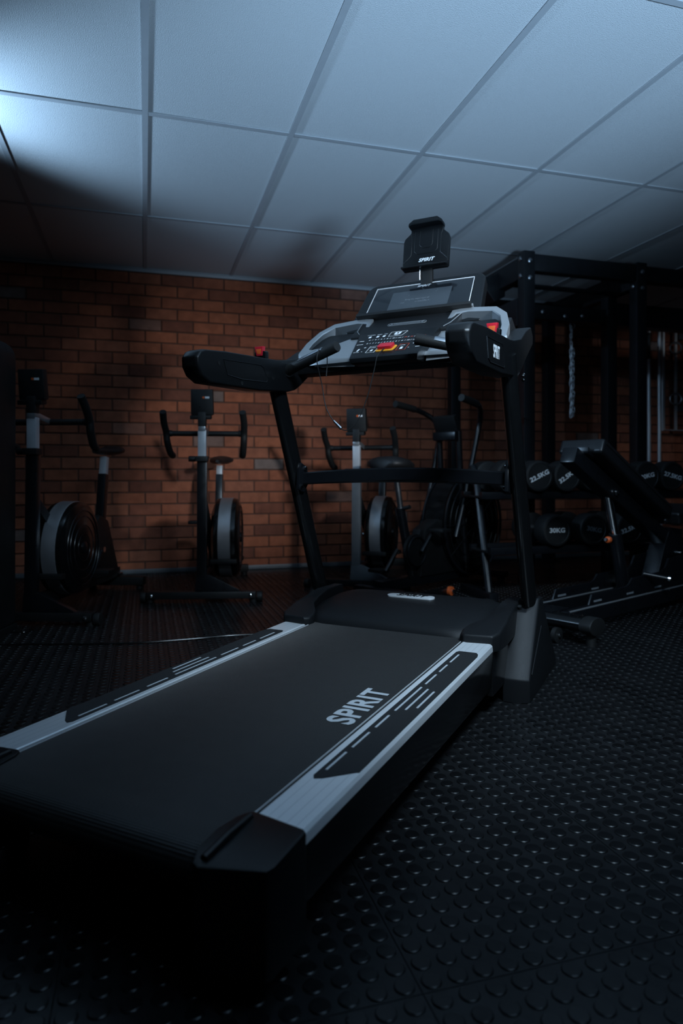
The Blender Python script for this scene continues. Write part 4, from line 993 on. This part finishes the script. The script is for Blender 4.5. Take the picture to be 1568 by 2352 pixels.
# sloping backrest beam and padded backrest
SL = math.atan2(0.572, 1.21)
bM = Matrix.Translation((0.256, 0, 0.800)) @ Matrix.Rotation(SL, 4, 'Y')
mb = MB(); mb.M = bM; mb.box(-0.02, 1.32, -0.04, 0.04, -0.045, 0.035); mb.build('backrest_beam', 'steel_black', bn, bevel=0.01)
mb = MB(); mb.M = bM; mb.prism([(0.04, 0.030), (0.10, 0.034), (0.10, 0.056), (0.03, 0.06)], 'y', -0.06, 0.06); mb.build('beam_bracket', 'steel_black', bn, bevel=0.003)
mb = MB(); mb.M = bM; mb.box(0.06, 0.86, -0.115, 0.115, 0.045, 0.120); pad = mb.build('backrest_pad', 'vinyl', bn, bevel=0.018, seg=4, label='black vinyl backrest pad')
mb = MB(); mb.M = bM; mb.tube([(0.08, -0.1165, 0.098), (0.84, -0.1165, 0.098)], 0.0025, 6); mb.build('seam', 'saddle', pad)
# telescopic strut
h0, h1, h2 = Vector((0.598, 0, 0.612)), Vector((0.672, 0, 0.412)), Vector((0.755, 0, 0.13))
MB().cyl(h0, h1 + (h2 - h1) * .2, 0.022, 20).build('strut_rod', 'chrome', bn, label='chrome telescopic strut')
MB().cyl(h1, h2, 0.032, 20).build('strut_tube', 'steel_black', bn, bevel=0.003)
MB().tube([(0.598, -0.045, 0.622), (0.598, 0.045, 0.622)], 0.020, 16).build('hinge', 'steel_black', bn, bevel=0.003)
MB().lathe([(0.006, 0), (0.016, .002), (0.016, .010), (0.006, .014)], (0.598, -0.045, 0.622), (0, -1, 0), 14).build('hinge_bolt', 'chrome', bn)
MB().prism([(0.57, 0.60), (0.63, 0.60), (0.65, 0.66), (0.58, 0.69)], 'y', -0.035, 0.035).build('hinge_plate', 'steel_black', bn, bevel=0.003)
k0 = Vector((0.683, 0, 0.375)); kd = Vector((-1, 0.1, 0.1)).normalized()
MB().cyl(k0, k0 + kd * 0.06, 0.010, 14).build('knob_stem', 'steel_black', bn)
MB().lathe([(0.012, 0), (0.017, .003), (0.017, .020), (0.010, .026)], k0 + kd * .055, kd, 20).build('pull_knob', 'orange_plastic', bn, bevel=0.002, label='orange pull knob')
MB().lathe([(0.006, 0), (0.009, .002), (0.008, .010)], k0 + kd * .082, kd, 12).build('knob_tip', 'brushed_steel', bn)
# locking pin with chrome end
MB().cyl((0.79, -0.09, 0.205), (0.835, -0.19, 0.188), 0.011, 16).build('lock_pin', 'steel_black', bn)
MB().lathe([(0.010, 0), (0.015, .003), (0.015, .014), (0.009, .018)], (0.835, -0.19, 0.188), (0.40, -0.9, -0.15), 16).build('pin_end', 'chrome', bn)
# seat support and seat
MB().prism([(1.02, 0.11), (1.30, 0.11), (1.36, 0.40), (1.20, 0.42), (1.12, 0.30)], 'y', -0.045, 0.045).build('seat_support', 'steel_black', bn, bevel=0.006)
mb = MB(); mb.M = Matrix.Translation((1.16, 0, 0.435)) @ Matrix.Rotation(R(-8), 4, 'Y'); mb.box(0, 0.30, -0.115, 0.115, 0, 0.07); mb.build('seat_pad', 'vinyl', bn, bevel=0.018, seg=4)
MB().cyl((1.31, -0.06, 0.27), (1.31, 0.06, 0.27), 0.014, 14).build('pivot_bolt', 'chrome', bn)
MB().lathe([(0.006, 0), (0.015, .002), (0.015, .010), (0.006, .014)], (1.12, -0.05, 0.455), (0, -1, 0), 14).build('pivot_bolt', 'chrome', bn)
MB().box(1.36, 1.42, -0.15, 0.15, 0.03, 0.09).build('rear_foot', 'gloss_black', bn, bevel=0.01)
for s in (-1, 1): MB().cyl((1.39, s * 0.12, 0.0), (1.39, s * 0.12, 0.032), 0.022, 16).build('foot_pad', 'rubber', bn)

# ------------------------------------------------------------------ tall upright at the left edge
lu = empty('machine_upright', (-0.853, 3.35, 0), R(-16)); tag(lu, 'tall black machine housing with rounded top at the left edge', 'gym machine')
mb = MB(); P = [(-0.30, 0.03), (0.265, 0.03), (0.267, 1.22)]
for k in range(1, 7): P.append((0.187 + .08 * math.cos(R(15 * k)), 1.235 + .085 * math.sin(R(15 * k))))
P += [(-0.30, 1.325)]
mb.prism(P, 'y', -0.11, 0.11); mb.build('housing', 'matte_black', lu, bevel=0.012, seg=3)
mb = MB(); mb.box(-0.29, 0.224, -0.118, -0.108, 0.45, 1.225); mb.build('face_panel', 'blue_steel', lu, bevel=0.003, label='steel-blue front panel')
mb = MB(); mb.box(-0.29, 0.222, -0.120, -0.106, 1.225, 1.262); mb.build('face_cap', 'black_plastic', lu, bevel=0.006)
mb = MB(); mb.box(-0.31, 0.270, -0.118, 0.118, 0.0, 0.03); mb.build('base_plate', 'matte_black', lu, bevel=0.006)

# cables on the floor
cb = MB().tube(bez([(-1.25, 3.12, 0.0058), (-0.95, 3.06, 0.0058), (-0.58, 3.07, 0.0058), (-0.30, 3.00, 0.0058), (-0.05, 2.945, 0.0058), (0.20, 2.95, 0.0058), (0.38, 2.965, 0.0058), (0.60, 2.93, 0.0058), (0.74, 2.85, 0.0058)], 8), 0.0034, 8).build('power_cable', 'gloss_black')
tag(cb, 'thin black power cable lying across the studded floor', 'cable')
cb = MB().tube(bez([(-0.575, 3.31, 0.0058), (-0.52, 3.285, 0.0058), (-0.495, 3.33, 0.0058), (-0.49, 3.42, 0.0058), (-0.51, 3.55, 0.0058), (-0.56, 3.66, 0.0058), (-0.66, 3.76, 0.0058)], 8), 0.0034, 8).build('power_cable', 'gloss_black')
tag(cb, 'short loop of black cable at the foot of the tall upright', 'cable')
